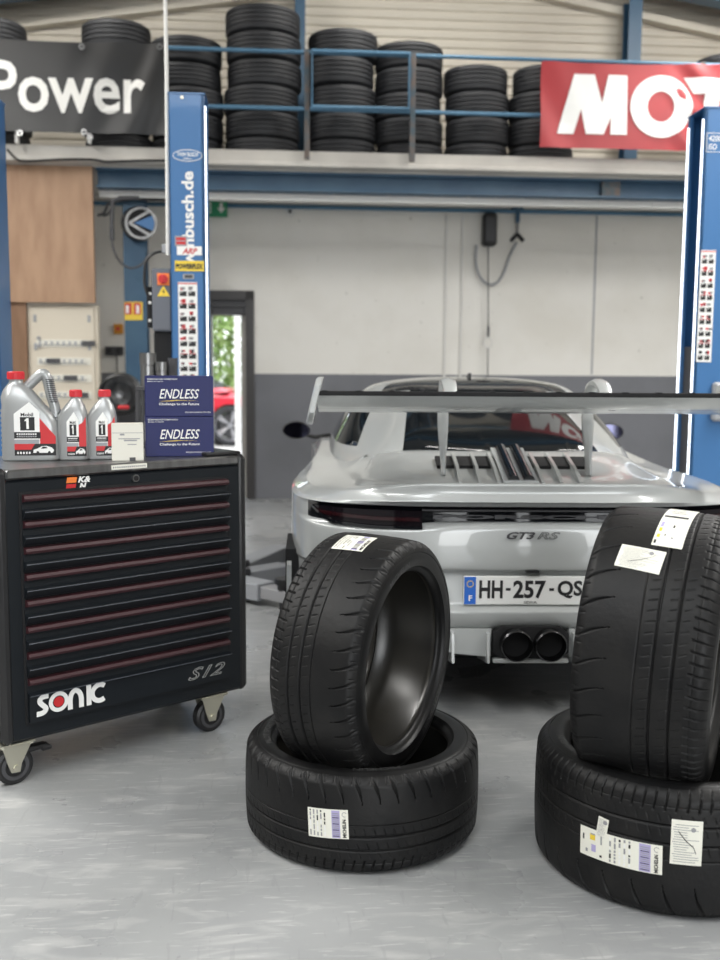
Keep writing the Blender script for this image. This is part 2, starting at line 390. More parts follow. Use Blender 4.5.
X, Z = bl(290, 212, BY); mb = MB(); mb.cyl((X, BY, Z), (X, BY - .03, Z), .055); mb.cyl((X, BY - .03, Z), (X, BY - .05, Z), .018, mi=1)
tag(mb.build('wall_socket_plate', [m_white, m_blk], None, True, rz=YAW), 'small round pale plate with a dark dot high on the rear wall', 'wall plate')
# steel columns
def column(name, px0_, px1_, py, by, z0, z1, m=m_blued):
    a, b = bl(px0_, py, by)[0], bl(px1_, py, by)[0]; c = (a + b) / 2; mb = MB()
    mb.box((a, by - .09, z0), (b, by - .078, z1)); mb.box((a, by + .078, z0), (b, by + .09, z1)); mb.box((c - .006, by - .078, z0), (c + .006, by + .078, z1))
    return struct(mb.build(name, m, None, rz=YAW))
column('column_left', 125, 147, 260, 9.22, 0, zb_ - .03)
column('column_upper', 295, 305, 80, 10.05, FZ, roof_z(bl(300, 80, 10)[0]) - .32)
column('column_upper', 625, 638, 50, 10.05, FZ, roof_z(bl(631, 80, 10)[0]) - .32)
# plywood boxing and electrical cupboard at the left
a, z1 = bl(-60, 166, 8.82); b, z0 = bl(95, 303, 8.82)
mb = MB(); mb.box((a, 8.82, z0), (b, 8.86, zb_ - .01)); mb.box((b - .03, 8.86, z0 + .02), (b - .01, 8.93, zb_ - .01))
struct(mb.build('plywood_panel', m_ply, None, rz=YAW))
c = bl(27, 350, 8.86)[0]
mb = MB(); mb.box((a, 8.86, 0), (c, 8.9, z0 + .02)); struct(mb.build('plywood_panel', m_plyd, None, rz=YAW))
d = bl(97, 350, 8.83)[0]; Zt = bl(60, 304, 8.83)[1]
t = thing('electrical_cupboard', 'cream electrical distribution cupboard with four breaker rows below the plywood', 'electrical cupboard', B((c + d) / 2, 8.9), YAW)
W2 = (d - c) / 2
mb = MB(); mb.box((-W2, 0, 0), (W2, .12, Zt), bev=.005); mb.build('body', m_cream, t)
mb = MB(); mb.box((-W2 + .03, -.02, .3), (W2 - .03, 0, Zt - .03), bev=.004); dr = mb.build('door', m_cream, t)
for k, py in enumerate((343, 361, 378, 395)):
    zz = bl(60, py, 8.83)[1]; mb = MB()
    mb.box((-W2 + .08, -.026, zz - .035), (W2 - .06, -.02, zz + .03), mi=0)
    mb.box((-W2 + .1, -.034, zz - .018), (W2 - .1, -.026, zz + .016), mi=1)
    u = (.22, -.08, .06, .15)[k]; mb.box((u - .055, -.044, zz - .022), (u + .06, -.034, zz + .022), mi=2)
    for q in range(8): mb.box((-W2 + .12 + q * .05, -.039, zz - .012), (-W2 + .15 + q * .05, -.034, zz + .012), mi=0)
    tag(mb.build('breaker_row', [m_boxw, m_lightgrey, m_darkgrey], dr), None, None)
for zz in (Zt - .12, Zt - .36):
    for sx in (-1, 1):
        mb = MB(); mb.box((sx * (W2 - .07) - .012, -.03, zz - .03), (sx * (W2 - .07) + .012, -.02, zz + .03), bev=.003); mb.build('latch', m_lightgrey, dr)
for zz in (bl(60, 338, 8.83)[1], bl(60, 346, 8.83)[1]):
    mb = MB(); mb.cyl((-W2 + .1, -.026, zz), (-W2 + .1, -.04, zz), .016); mb.build('indicator', m_pgrey, dr)
# cables at the corner beside the plywood
mb = MB()
for k, (p, q) in enumerate(((97, 208), (102, 204))): 
    A = bl(p, 216, 8.9); mb.tube([(A[0], 8.93, bl(97, 215, 8.9)[1]), (A[0] + .06, 8.93, bl(97, 213, 8.9)[1]), (A[0] + .1, 8.93, bl(97, 198, 8.9)[1]), (A[0] + .55, 8.97, bl(97, 197, 8.9)[1])], .012, 8, smooth=2)
tag(mb.build('cable', m_blk, None, True, rz=YAW), 'dark cable curling round the plywood corner under the beam', 'cable')
mb = MB(); p = [bl(8, 150, 8.68), bl(15, 158, 8.68), bl(22, 163, 8.68), bl(60, 160, 8.68), bl(96, 160, 8.68), bl(105, 163, 8.68), bl(118, 162, 8.68), bl(168, 161, 8.68)]
mb.tube([(x, 8.65, z) for x, z in p], .010, 6, smooth=2)
tag(mb.build('cable', m_blk, None, True, rz=YAW), 'thin black cable running along the white mezzanine edge under the black banner', 'cable')
# ------------------------------------------------------------------ doorway and what is outside
DW = dx1 - dx0
t = bpy.data.objects.new('door_1', None); COL.objects.link(t); t.location = B((dx0 + dx1) / 2, BY); t.rotation_euler = (0, 0, YAW); struct(t)
mb = MB(); f = .085
mb.box((-DW / 2, -.03, 0), (-DW / 2 + f, .22, dzt)); mb.box((DW / 2 - f, -.03, 0), (DW / 2, .22, dzt)); mb.box((-DW / 2, -.03, dzt - .09), (DW / 2, .22, dzt)); struct(mb.build('door_frame', m_frame, t))
mb = MB(); mb.box((-DW / 2 + f, .03, dzt - .24), (DW / 2 - f, .2, dzt - .09)); mb.box((-DW / 2 + f, -.01, dzt - .16), (DW / 2 - f, .03, dzt - .14), mi=0); struct(mb.build('shutter_box', m_darkgrey, t))
mb = MB(); mb.box((DW / 2 - f - .05, .1, 0), (DW / 2 - f, .2, dzt - .24)); struct(mb.build('door_jamb', m_slab, t))
mb = MB(); mb.box((-25, BY + .2, -.17), (20, 45, -.02)); hall('pavement', mb, m_tile)
X, _z = bl(238, 400, 15.0)
mb = MB(); mb.cyl((X, 15, -.02), (X, 15, 2.25), .045, n=16); mb.cyl((X, 15, -.02), (X, 15, .02), .1, n=16); mb.lathe([(.045, 2.25), (.045, 2.27), (0, 2.28)], (X, 15, 0), n=16)
tag(mb.build('bollard_post', m_white, None, True, rz=YAW), 'white round post outside the doorway in front of the hedge', 'post')
def hedge(cx, cy, wx, wy, h, n):
    mb = MB(); R = random.Random(5)
    for i in range(n):
        x, y, z = R.uniform(-wx, wx), R.uniform(-wy, wy), R.uniform(.05, h) ; s_ = R.uniform(.05, .10)
        if R.random() < .6: y = -wy + R.uniform(0, .25)
        z *= .93 + .1 * math.sin(x * 3)
        u = Vector((R.gauss(0, 1), R.gauss(0, 1), R.gauss(0, 1))).normalized(); v = u.orthogonal().normalized(); c_ = Vector((x, y, z))
        mb.add([c_ - u * s_, c_ - v * s_ * .5, c_ + u * s_, c_ + v * s_ * .5], [(0, 1, 2, 3)])
    t = thing('hedge', 'tall green hedge outside beyond the red car', 'hedge', B(cx, cy), YAW)
    mb.build('foliage', m_leaf, t)
    for q in range(7):
        m2 = MB(); xx = -wx + wx * 2 * (q + .5) / 7; m2.cyl((xx, 0, 0), (xx + .1, 0, h * .8), .04, .02, 8); m2.build('stem', m_plyd, t, True)
hedge(bl(228, 380, 21)[0], 21, 3.2, .5, 3.3, 15000)
# ------------------------------------------------------------------ railing along the mezzanine edge
RY = 8.62
def rz(py): return bl(360, py, RY)[1]
RT, RMd = rz(54), rz(110.5)
RX0, RX1 = -5.2, 5.2
t = thing('mezzanine_railing', 'blue tubular guard railing along the mezzanine edge', 'railing', B(0, RY), YAW)
xa, xb = bl(307, 80, RY)[0], bl(413, 80, RY)[0]
for zz, nm in ((RT, 'top_rail'), (RMd, 'middle_rail')):
    mb = MB(); mb.tube([(RX0, 0, zz), (RX1, 0, zz)], .017, 10); mb.build(nm, m_bluerail, t, True)
for X in (-4.1, -2.9, xa, xb, 3.6):
    mb = MB(); mb.box((X - .022, -.022, zb_ + .05), (X + .022, .022, RT + .02)); mb.build('post', m_rust, t)
g = MB(); xg0, xg1 = bl(312, 80, RY - .03)[0], bl(409, 80, RY - .03)[0]
g.tube([(xg0, -.045, RMd + .01), (xg0, -.045, RT), (xg1, -.045, RT), (xg1, -.045, RMd + .01)], .018, 8, closed=True)
tag(g.build('gate', m_bluerail, t, True), 'blue rectangular gate frame', None)
# ------------------------------------------------------------------ banners
def banner(name, label, xl, xr, zt_, zb2, m, by, folds):
    w_ = xr - xl; t = thing(name, label, 'banner', B(xl, by, 0), YAW)
    def off(u, v): return folds(u, v)
    NX, NZ = 120, 30; V = []; F = []
    for side in (0, .004):
        for j in range(NZ + 1):
            for i in range(NX + 1):
                u = i / NX; v = j / NZ
                V.append((u * w_, off(u * w_, v * (zt_ - zb2)) + side, zb2 + v * (zt_ - zb2) - .012 * math.sin(u * w_ * 3.1) * v))
    n1 = (NX + 1) * (NZ + 1)
    for j in range(NZ):
        for i in range(NX):
            a = j * (NX + 1) + i; F.append((a, a + 1, a + NX + 2, a + NX + 1)); F.append((a + n1, a + n1 + NX + 1, a + n1 + NX + 2, a + n1 + 1))
    mb = MB(); mb.add(V, F); mb.build('cloth', m, t, 60)
    return t, off
bz0, bz1 = bl(165, 135, 8.5)[1], bl(165, 44, 8.5)[1]
bx0, bx1 = bl(165, 90, 8.5)[0] - 3.3, bl(165, 90, 8.5)[0]
def fold1(u, v):
    r = 3.3 - u
    return -.008 * math.sin(u * 2.5 + v) - .030 * max(0, 1 - r / .80) * math.sin(17 * (r * .8 + (v - .35) * .45)) * min(1, r * 6 + .2) + .006 * math.sin(5 * u + 7 * v)
t, off = banner('black_banner', 'large black banner reading Power hung from the railing at the left', bx0, bx1, bz1, bz0, m_banb, 8.5, fold1)
def put_text(t, off, body, pa, pb, by, h=None, m=m_white, bold=.02, name='lettering', x0=0, zref=None, shear=0):
    """lettering between two picture points (bottom left, top right) on the banner plane"""
    A = bl(*pa, by); Bq = bl(*pb, by); w_ = Bq[0] - A[0]; hh = Bq[1] - A[1]; ox = A[0] - x0; mb = MB()
    mb.text(body, lambda u, v: (ox + u, off(ox + u, A[1] + v - zref) - .006, A[1] + v), w_, hh, bold=bold, shear=shear)
    o = mb.build(name, m, t); return o
put_text(t, off, 'Power', (-10, 111), (145, 64), 8.5, bold=.018, x0=bx0, zref=bz0)
for px, py in ((82, 47), (84, 132), (20, 133), (90, 137), (160, 47)):
    X, Z = bl(px, py, 8.5); mb = MB(); mb.lathe([(.012, -.006), (.024, -.006), (.024, .001), (.012, .001)], (X - bx0, off(X - bx0, Z - bz0) - .004, Z), 'Y', 14, closed=True)
    tag(mb.build('eyelet', m_steel, t), None, None)
for px in (18, 90):
    X, Z = bl(px, 137, 8.62); mb = MB(); mb.box((X - .012, -.04 + 8.6, Z - .06), (X + .012, 8.62, Z + .05), bev=.004); mb.cyl((X, 8.58, Z + .03), (X - .02, 8.58, Z + .09), .012)
    tag(mb.build('banner_clamp', m_white, None, rz=YAW), 'small white clamp under the black banner, %s one' % ('left' if px < 50 else 'right'), 'clamp', 'clamps under the black banner')
rx0 = bl(541, 100, 8.5)[0]; rz1 = bl(541, 60.5, 8.5)[1]; rz0 = bl(541, 147, 8.5)[1]
def fold2(u, v): return .010 * math.sin(6 * u + 3 * v) * (.3 + v) - .016 * max(0, 1 - u / .45) * math.sin(14 * u + 9 * v) - .02 * max(0, 1 - abs(u - 1.35) / .3) * math.sin(20 * (u + v))
t, off = banner('red_banner', 'red banner with big white capital letters hung at the right', rx0, rx0 + 3.3, rz1, rz0, m_banr, 8.5, fold2)
def big_letters():
    a0, zb0 = bl(557, 133.5, 8.5); a1, zt0 = bl(627, 76, 8.5); H_ = zt0 - zb0; K = (a1 - a0)
    def poly(mb, pts, ox, wx):
        P = [Vector((ox + p[0] * wx, p[1] * H_)) for p in pts]; n = len(P)
        if n == 4:
            def q_(u, v): p = (P[0] * (1 - u) + P[1] * u) * (1 - v) + (P[3] * (1 - u) + P[2] * u) * v; return (p[0] + a0 - rx0, off(p[0] + a0 - rx0, p[1] + zb0 - rz0) - .009, p[1] + zb0)
            k_ = 1 if wx == 1 else 6
            for i in range(k_):
                for j in range(k_): mb.add([q_(i / k_, j / k_), q_((i + 1) / k_, j / k_), q_((i + 1) / k_, (j + 1) / k_), q_(i / k_, (j + 1) / k_)], [(0, 1, 2, 3)])
            return
        mb.add([(p[0] + a0 - rx0, off(p[0] + a0 - rx0, p[1] + zb0 - rz0) - .008, p[1] + zb0) for p in P], [tuple(range(n))])
    def quad(mb, pts, ox, wx): poly(mb, pts, ox, wx)
    mb = MB()
    quad(mb, [(0, 0), (.24, 0), (.47, 1), (.22, 1)], 0, K); quad(mb, [(.22, 1), (.52, 1), (.66, .45), (.66, 0), (.42, 0)], 0, K)
    quad(mb, [(.42, 0), (.66, 0), (.66, .45)], 0, K); quad(mb, [(.60, .30), (.62, .0), (.74, 1), (.72, 1)], 0, K)
    quad(mb, [(.62, 0), (.68, .0), (1.0, 1), (.72, 1)], 0, K); quad(mb, [(.78, 0), (1.02, 0), (1.0, 1), (.76, 1)], 0, K)
    mb.build('letter_m', m_pwhite, t)
    mb = MB(); oc = (bl(661, 105, 8.5)[0] - a0); R1 = (bl(692, 105, 8.5)[0] - bl(630, 105, 8.5)[0]) / 2; n = 40
    for i in range(n):
        A_, B_ = 2 * math.pi * i / n, 2 * math.pi * (i + 1) / n
        poly(mb, [((oc + R1 * k * math.cos(q)), .5 + ky * math.sin(q)) for q, k, ky in ((A_, 1, .53), (B_, 1, .53), (B_, .44, .26), (A_, .44, .26))], 0, 1)
    mb.build('letter_o', m_pwhite, t)
    ot = bl(684, 76, 8.5)[0] - a0
    for nm, shp in (('letter_t', [[(0, 1), (.2, .74), (1.05, .74), (1.05, 1)], [(.40, 0), (.66, 0), (.66, .74), (.40, .74)]]),
                    ('letter_u', [[(0, .3), (.26, .3), (.26, 1), (0, 1)], [(0, .3), (.15, .05), (.4, 0), (.75, 0), (.95, .1), (1, .3), (.74, .3), (.6, .22), (.4, .22), (.26, .3)], [(.74, .3), (1, .3), (1, 1), (.74, 1)]]),
                    ('letter_l', [[(0, 0), (.26, 0), (.26, 1), (0, 1)], [(.26, 0), (.9, 0), (.9, .24), (.26, .24)]])):
        mb = MB()
        for pl in shp:
            if nm == 'letter_u' and len(pl) > 5:
                for q in ((0, 1, 8, 9), (1, 2, 7, 8), (2, 3, 6, 7), (3, 4, 5, 6)): poly(mb, [pl[i] for i in q], ot, K * .8)
            else: poly(mb, pl, ot, K * .8)
        mb.build(nm, m_pwhite, t); ot += K * .88
big_letters()
# ------------------------------------------------------------------ stacks of used tyres
def far_tyre(R, W, rim, n=72):
    h = W / 2; pr = [(rim, -.8 * h), (rim + .02, -.97 * h), (R - .05, -h), (R - .02, -.93 * h), (R - .006, -.84 * h)]
    for c_ in (-.5, -.17, .17, .5):
        z = c_ * h; pr += [(R, z - .008), (R - .008, z - .004), (R - .008, z + .004), (R, z + .008)]
    pr += [(R - .006, .84 * h), (R - .02, .93 * h), (R - .05, h), (rim + .02, .97 * h), (rim, .8 * h), (rim + .01, .7 * h), (R - .03, .75 * h), (R - .018, 0), (R - .03, -.75 * h), (rim + .01, -.7 * h)]
    mb = MB(); mb.lathe([(r, z + h) for r, z in pr], n=n, closed=True); return mb
_ft = {}
ORD = ['topmost', 'second from the top', 'third from the top', 'fourth from the top', 'fifth from the top', 'lowest']
def stack(where, pxc, wpx, pys, n, by=9.15, R=None, rnd=0):
    """tyres of one stack: centre pixel, width in pixels, pixel of the top edge"""
    xc = bl(pxc, 90, by)[0]; R = wpx / 2000 * (by) * .97; W = (bl(pxc, pys, by - R)[1] - FZ) / n; q = random.Random(rnd)
    key = (round(R, 2), round(W, 2))
    for k in range(n):
        if key not in _ft:
            o = far_tyre(R, W * .995, R * .62).build('used_tyre', m_rubfar, None, True); _ft[key] = o
        else: o = _ft[key].copy(); COL.objects.link(o)
        sc = R / _ft[key].dimensions.x * 2 if False else 1
        j = q.uniform(-.018, .018)
        o.location = B(xc + j, by + q.uniform(-.02, .02), FZ + (W * .995 + .0005) * k); o.rotation_euler = (0, 0, 0)
        pos = ORD[n - 1 - k] if n - 1 - k < 5 and k > 0 else 'lowest'
        tag(o, 'used tyre, %s in the stack %s' % (pos, where), 'tyre', 'used tyres on the mezzanine')
stack('at the far left edge', -5, 66, 14, 5, rnd=1)
stack('above the black lettered banner', 117, 66, 15, 5, rnd=2)
stack('just right of the black banner', 188, 69, 33, 5, rnd=3)
stack('that is the tallest', 263, 73, 1, 6, rnd=4)
stack('in the left half of the gate', 341, 69, 25, 5, rnd=5)
stack('in the right half of the gate', 409, 68, 38, 5, rnd=6)
stack('between gate and red banner', 477, 64, 62, 4, rnd=7)
stack('behind the red banner edge', 543, 66, 62, 4, rnd=8)
stack('at the top right corner', 724, 66, 50, 4, rnd=9)
# ------------------------------------------------------------------ things on and in front of the rear wall
def onwall(px, py, by=BY): x, z = bl(px, py, by); return x, z
X, Z = onwall(228, 210); t = thing('exit_sign', 'green emergency exit sign with white arrow high on the rear wall', 'sign', B(X, BY - .09, Z), YAW)
mb = MB(); mb.box((-.33, -.03, -.085), (0, 0, .085), bev=.005); mb.build('panel', m_green, t)
mb = MB(); mb.prism([(-.075, .05), (-.075, 0), (-.1, 0), (-.06, -.05), (-.02, 0), (-.045, 0), (-.045, .05)], -.033, -.03)
mb.build('arrow_pictogram', m_pwhite, t); mb = MB(); mb.prism([(-.25, -.05), (-.16, -.05), (-.16, .05), (-.25, .05), (-.25, .04), (-.17, .04), (-.17, -.04), (-.25, -.04)], -.033, -.03)
mb.prism([(-.235, -.03), (-.215, -.03), (-.2, .0), (-.19, .0), (-.19, .012), (-.215, .012), (-.225, .03), (-.24, .02), (-.225, .0)], -.0335, -.0325); mb.build('runner_pictogram', m_pwhite, t)
# air hose reel box at the right
X, Z = onwall(487.5, 231); t = thing('cable_reel', 'black box cable reel on the rear wall, cord hanging down to a ring', 'cable reel', B(X, BY - .02, Z), YAW)
mb = MB(); mb.box((-.07, -.14, -.165), (.07, 0, .165), bev=.025); mb.build('housing', m_blk, t, True)
mb = MB(); mb.box((-.05, -.145, -.12), (.05, -.139, .12), bev=.002); mb.build('front_plate', m_darkgrey, t)
Xr, Zr = onwall(486, 343); X2, Z2 = onwall(486, 372)
mb = MB(); mb.tube([(-.01, -.08, -.16), (Xr - X, -.08, Zr - Z + .05)], .006, 6); mb.cyl((Xr - X, -.08, Zr - Z + .06), (Xr - X, -.08, Zr - Z + .17), .013, n=8); mb.tube([(Xr - X, -.08, Zr - Z - .05), (X2 - X, -.08, Z2 - Z - .2)], .006, 6); mb.build('cord', m_darkgrey, t, True)
mb = MB(); mb.tube([(Xr - X + .045 * math.cos(a_), -.08, Zr - Z + .052 * math.sin(a_)) for a_ in [i * math.pi / 8 for i in range(16)]], .010, 6, closed=True); mb.build('ring', m_white, t, True)
P = [bl(*p, BY) for p in ((475, 246), (474, 262), (477, 276), (485, 285), (495, 285), (502, 275), (508, 256), (515, 243))]
mb = MB(); mb.tube([(x, BY - .07, z) for x, z in P], .014, 8, smooth=2); tag(mb.build('air_hose', m_lightgrey, None, True, rz=YAW), 'grey air hose hanging in a loop beside the black reel box', 'hose')
X, Z = onwall(516, 211); t = thing('air_outlet', 'dark wall outlet with two angled couplings on the blue air pipe', 'air outlet', B(X, BY - .05, Z), YAW)
mb = MB(); mb.box((-.055, -.05, -.01), (.055, .03, .03), bev=.006); mb.box((-.02, -.05, -.13), (.02, 0, -.01), bev=.006); mb.build('manifold', m_blued, t)
mb = MB(); mb.cyl((0, -.03, -.13), (0, -.03, -.24), .014, n=10); mb.build('stem', m_steel, t, True)
for s_ in (-1, 1):
    mb = MB(); mb.cyl((0, -.03, -.24), (s_ * .065, -.04, -.31), .02, n=10); mb.build('coupling', m_blk, t, True)
# left: hose reel on the blue column
X, Z = bl(141, 223, 8.98); t = thing('hose_reel', 'round black hose reel with blue and silver emblem on the blue column', 'hose reel', B(X, 9.128, Z), YAW)
mb = MB(); mb.lathe([(0, .0), (.13, 0), (.145, -.02), (.145, -.12), (.13, -.14), (0, -.14)], (-.03, 0, 0), 'Y', 40); mb.build('drum', m_blk, t, True)
mb = MB(); mb.lathe([(.118, -.15), (.138, -.15), (.138, -.142), (.118, -.142)], (0, 0, 0), 'Y', 40, closed=True)
for a_ in (150, 30, 210, 330):
    c_, s_ = math.cos(math.radians(a_)), math.sin(math.radians(a_)); 
for (p, q) in (((-.1, .0), (.07, .10)), ((-.1, 0), (.07, -.10))): mb.stroke([p, q], .022, -.152, -.145, smooth=0)
mb.build('emblem_ring', m_steel, t)
mb = MB(); mb.prism([(-.06, 0), (.10, .065), (.115, 0), (.10, -.065)], -.150, -.146); mb.build('emblem', m_blue, t)
mb = MB(); mb.lathe([(0, -.143), (.118, -.143)], (0, 0, 0), 'Y', 40); mb.build('face_plate', m_blkm, t)
P = [bl(*p, 8.85) for p in ((140, 199), (114, 199), (113, 212), (113, 235), (113, 245), (118, 260), (130, 270), (143, 266), (149, 256))]
mb = MB(); mb.tube([(x, 8.8, z) for x, z in P[:4]], .018, 8, smooth=1); mb.tube([(x, 8.8, z) for x, z in P[3:]], .010, 8, smooth=2); mb.cyl((P[3][0], 8.8, P[3][1] + .06), (P[3][0], 8.8, P[3][1] - .05), .02, n=8)
tag(mb.build('air_hose', m_darkgrey, None, True, rz=YAW), 'dark air hose looping from the beam round to the hose reel', 'hose')
X, Z = bl(134, 311, 9.12); t = thing('fire_notice', 'small yellow and red notice fixed to the blue column', 'notice', B(X, 9.128, Z), YAW)
mb = MB(); mb.box((-.085, -.006, -.08), (.075, 0, .08)); mb.build('panel', m_pyel, t)
mb = MB(); mb.box((-.08, -.009, -.03), (-.02, -.006, .07)); mb.build('red_field', m_pred, t); mb = MB(); mb.box((.0, -.009, -.03), (.06, -.006, .07)); mb.build('red_field', m_pred, t)
mb = MB(); mb.box((-.07, -.011, -.02), (-.045, -.009, .05)); mb.build('pictogram', m_pwhite, t); mb = MB(); mb.box((.02, -.011, -.02), (.045, -.009, .05)); mb.build('pictogram', m_pwhite, t)
X, Z = bl(119, 329, BY); t = thing('call_point', 'small orange box with dark button on the pale wall', 'call point', B(X, BY - .01, Z), YAW)
mb = MB(); mb.box((-.045, -.05, -.05), (.045, 0, .05), bev=.006); mb.build('housing', mat('orange_box', (.62, .27, .02), .5), t); mb = MB(); mb.cyl((0, -.05, 0), (0, -.062, 0), .018); mb.build('button', m_pred, t, True)
X, Z = bl(115, 351, BY); t = thing('socket_box', 'dark grey double socket box on the wall under the orange box', 'socket', B(X, BY - .01, Z), YAW)
mb = MB(); mb.box((-.09, -.06, -.045), (.09, 0, .045), bev=.006); mb.build('housing', m_darkgrey, t)
for s_ in (-.045, .045):
    mb = MB(); mb.cyl((s_, -.06, 0), (s_, -.066, 0), .028); mb.build('outlet', m_blk, t, True)
mb = MB(); mb.tube([(.02, -.03, -.04), (.03, -.03, -.4), (.08, -.03, -.8)], .007, 6); mb.build('lead', m_blk, t, True)
# workshop machine with a round wheel, blurred behind the bottles
X, _ = bl(126, 395, 8.0); t = thing('wheel_balancer', 'dark workshop wheel balancer with round wheel behind the oil bottles', 'machine', B(X, 8.0), YAW)
mb = MB(); mb.box((-.25, .02, 0), (.3, .5, .85), bev=.03); mb.build('body', m_darkgrey, t)
mb = MB(); mb.lathe([(.14, -.1), (.162, -.08), (.167, 0), (.162, .08), (.14, .1), (.13, .06), (.13, -.06)], (-.02, -.12, 1.14), 'Y', 40, closed=True); w_ = mb.build('wheel', m_blk, t, True)
mb = MB(); mb.lathe([(.0, -.03), (.03, -.035), (.06, -.01), (.085, .02), (.115, -.03), (.13, -.05), (.13, .05)], (-.02, -.12, 1.14), 'Y', 40); mb.build('rim', m_steel, w_, True)
mb = MB(); mb.cyl((-.02, -.1, 1.14), (-.02, .4, 1.14), .03); mb.box((-.1, .1, .8), (.1, .45, 1.2), bev=.02); mb.build('shaft_housing', m_darkgrey, t)
mb = MB(); mb.box((-.03, -.26, 1.03), (.06, -.22, 1.06), bev=.01); mb.build('red_clamp', m_pred, t)
X, Z = bl(134, 364, 9.4); mb = MB(); mb.box((X - .09, 9.4, Z - .12), (X + .09, 9.52, Z + .12), bev=.01); mb.box((X - .02, 9.43, 0), (X + .02, 9.49, Z - .12)); mb.box((X - .15, 9.3, 0), (X + .15, 9.6, .02))
tag(mb.build('display_stand', m_boxw, None, rz=YAW), 'small pale panel on a thin stand behind the balancer wheel', 'display')
# ------------------------------------------------------------------ two-post lift
PYAW = math.radians(3.8)
def post(name, label, cx, cy, h, inner, w_=.215, d=.18, sticker=True, group=None):
    """inner = +1: open channel faces +x"""
    t = thing(name, label, 'lift post', (cx, cy, 0), PYAW, group); s = inner
    mb = MB(); th = .008
    x0, x1 = -w_ / 2 * s, w_ / 2 * s
    mb.box((x0, -d / 2 - .06, .02), (x1, -d / 2 - .06 + th, h)); mb.box((x0, d / 2, .02), (x1, d / 2 + th, h)); mb.box((x0, -d / 2 - .06, .02), (x0 + th * s, d / 2 + th, h))
    mb.box((x1 - .02 * s, -d / 2 - .06, .02), (x1, -d / 2 - .03, h)); mb.box((x1 - .02 * s, d / 2 - .03, .02), (x1, d / 2, h))
    mb.build('column', m_blue, t)
    mb = MB(); mb.box((-w_ / 2 - .004, -d / 2 - .066, h), (w_ / 2 + .004, d / 2 + .012, h + .008)); mb.build('top_cap', m_blue, t)
    mb = MB(); mb.box((-.2, -.25, 0), (.2, .25, .02), bev=.004)
    for a_ in (-.15, .15):
        for b_ in (-.2, .2): mb.cyl((a_, b_, .02), (a_, b_, .045), .016, n=6)
    mb.build('base_plate', m_blue, t)
    for yy in ((-d / 2 - .05, d / 2 - .012) if s < 0 else (-d / 2 - .05,)):
        mb = MB(); mb.box((x1, yy, .35), (x1 + .007 * s, yy + .010, h - .06)); o = mb.build('light_strip', m_led, t); o['label'] = 'lit white light strip'
    mb = MB(); mb.box((x0 + .03 * s, -.06, .35), (x1 - .02 * s, .06, 1.5)); mb.build('carriage_guide', m_darkgrey, t)
    return t
LP = at(190.5, 300, 5.92); LX, LY = LP.x, 5.95
tl = post('lift_post', 'blue two-post lift column covered in stickers, behind the blue boxes', LX, LY, at(188, 95, 5.82).z, 1, w_=.20)
rp = at(702.5, 450, 6.0); RX_, RY_ = rp.x, 6.10
tr = post('lift_post', 'blue lift column with two lit white strips at the right edge', RX_, RY_, at(700, 109, 5.97).z, -1, w_=.205)
q = at(-19.5, 250, 5.9)
post('lift_post', 'blue lift column cut off by the left edge of the photo', q.x, 5.9, at(3, 96, 5.8).z, -1, w_=.27)
FY = -.09 - .062     # front face of a post in its own frame
def sticker_strip(t, x0, x1, z0, z1):
    mb = MB(); mb.box((x0, FY - .0015, z0), (x1, FY, z1), mi=0)
    R = random.Random(3); n = 9; hh = (z1 - z0 - .02) / n; k = 0
    for i in range(n):
        zt_ = z1 - .015 - i * hh; f = FY - .0022
        if i == 0: mb.box((x0, f, zt_ + .004), (x1, FY, zt_ + .010), mi=1)
        for c_ in (0, 1):
            xa_ = x0 + .008 + c_ * (x1 - x0 - .01) / 2; xb_ = xa_ + (x1 - x0) / 2 - .014
            mb.box((xa_, f, zt_ - hh * .90), (xb_, FY, zt_ - hh * .52), mi=2)
            mb.box((xa_ + .004, f - .0005, zt_ - hh * .62), (xa_ + .015, FY, zt_ - hh * .56), mi=0)
            for _ in range(3):
                a_ = xa_ + R.uniform(0, .018); mb.box((a_, f, zt_ - hh * R.uniform(.32, .45)), (a_ + R.uniform(.01, .022), FY, zt_ - hh * R.uniform(.12, .24)), mi=R.choice((2, 1, 3)))
            if i % 2: mb.box((xa_, f - .0003, zt_ - hh * .52), (xb_, FY, zt_ - hh * .47), mi=1)
    o = mb.build('instruction_sticker', [m_pwhite, m_pred, m_pblack, m_pgrey], t); o['label'] = 'tall white sticker of small safety pictures'
def lz(py, px=188, Y=5.8): return at(px, py, Y).z
def pl(px, py, t): # pixel to a post-front local point
    inv = Matrix.Rotation(-PYAW, 3, 'Z'); c_ = Vector((0, 0, CAMZ)); d = ray(px, py); d2 = inv @ d; c2 = inv @ (c_ - t.location); k = (FY - c2.y) / d2.y; v = c2 + d2 * k; return v.x, v.z
a_, z1 = pl(178, 282, tl); b_, z0 = pl(198.5, 398, tl); sticker_strip(tl, a_, b_, z0, z1)
a_, z1 = pl(701, 250, tr); b_, _ = pl(716, 250, tr); z0 = pl(700, 362, tr)[1]; sticker_strip(tr, a_, b_, z0, z1)
c_, z_ = pl(187.5, 155.5, tl); mb = MB()
for r1, r2, yy, mi in ((.083, .033, .0012, 0), (.079, .029, .0016, 1)):
    mb.add([(c_ + r1 * math.cos(i * math.pi / 16), FY - yy, z_ + r2 * math.sin(i * math.pi / 16)) for i in range(32)], [tuple(range(32))], mi)
mb.text('TWIN BUSCH', lambda u, v: (c_ - .058 + u, FY - .002, z_ - .005 + v), .116, .022, bold=.02)
mb.text('GERMANY', lambda u, v: (c_ - .025 + u, FY - .002, z_ - .022 + v), .05, .009, bold=.02)
mb.build('maker_logo', [m_pwhite, m_blue], tl)
xa_, zt1 = pl(193.5, 171.5, tl); xb_, zb1 = pl(182, 258, tl)
full = (zt1 - zb1) * 1.16
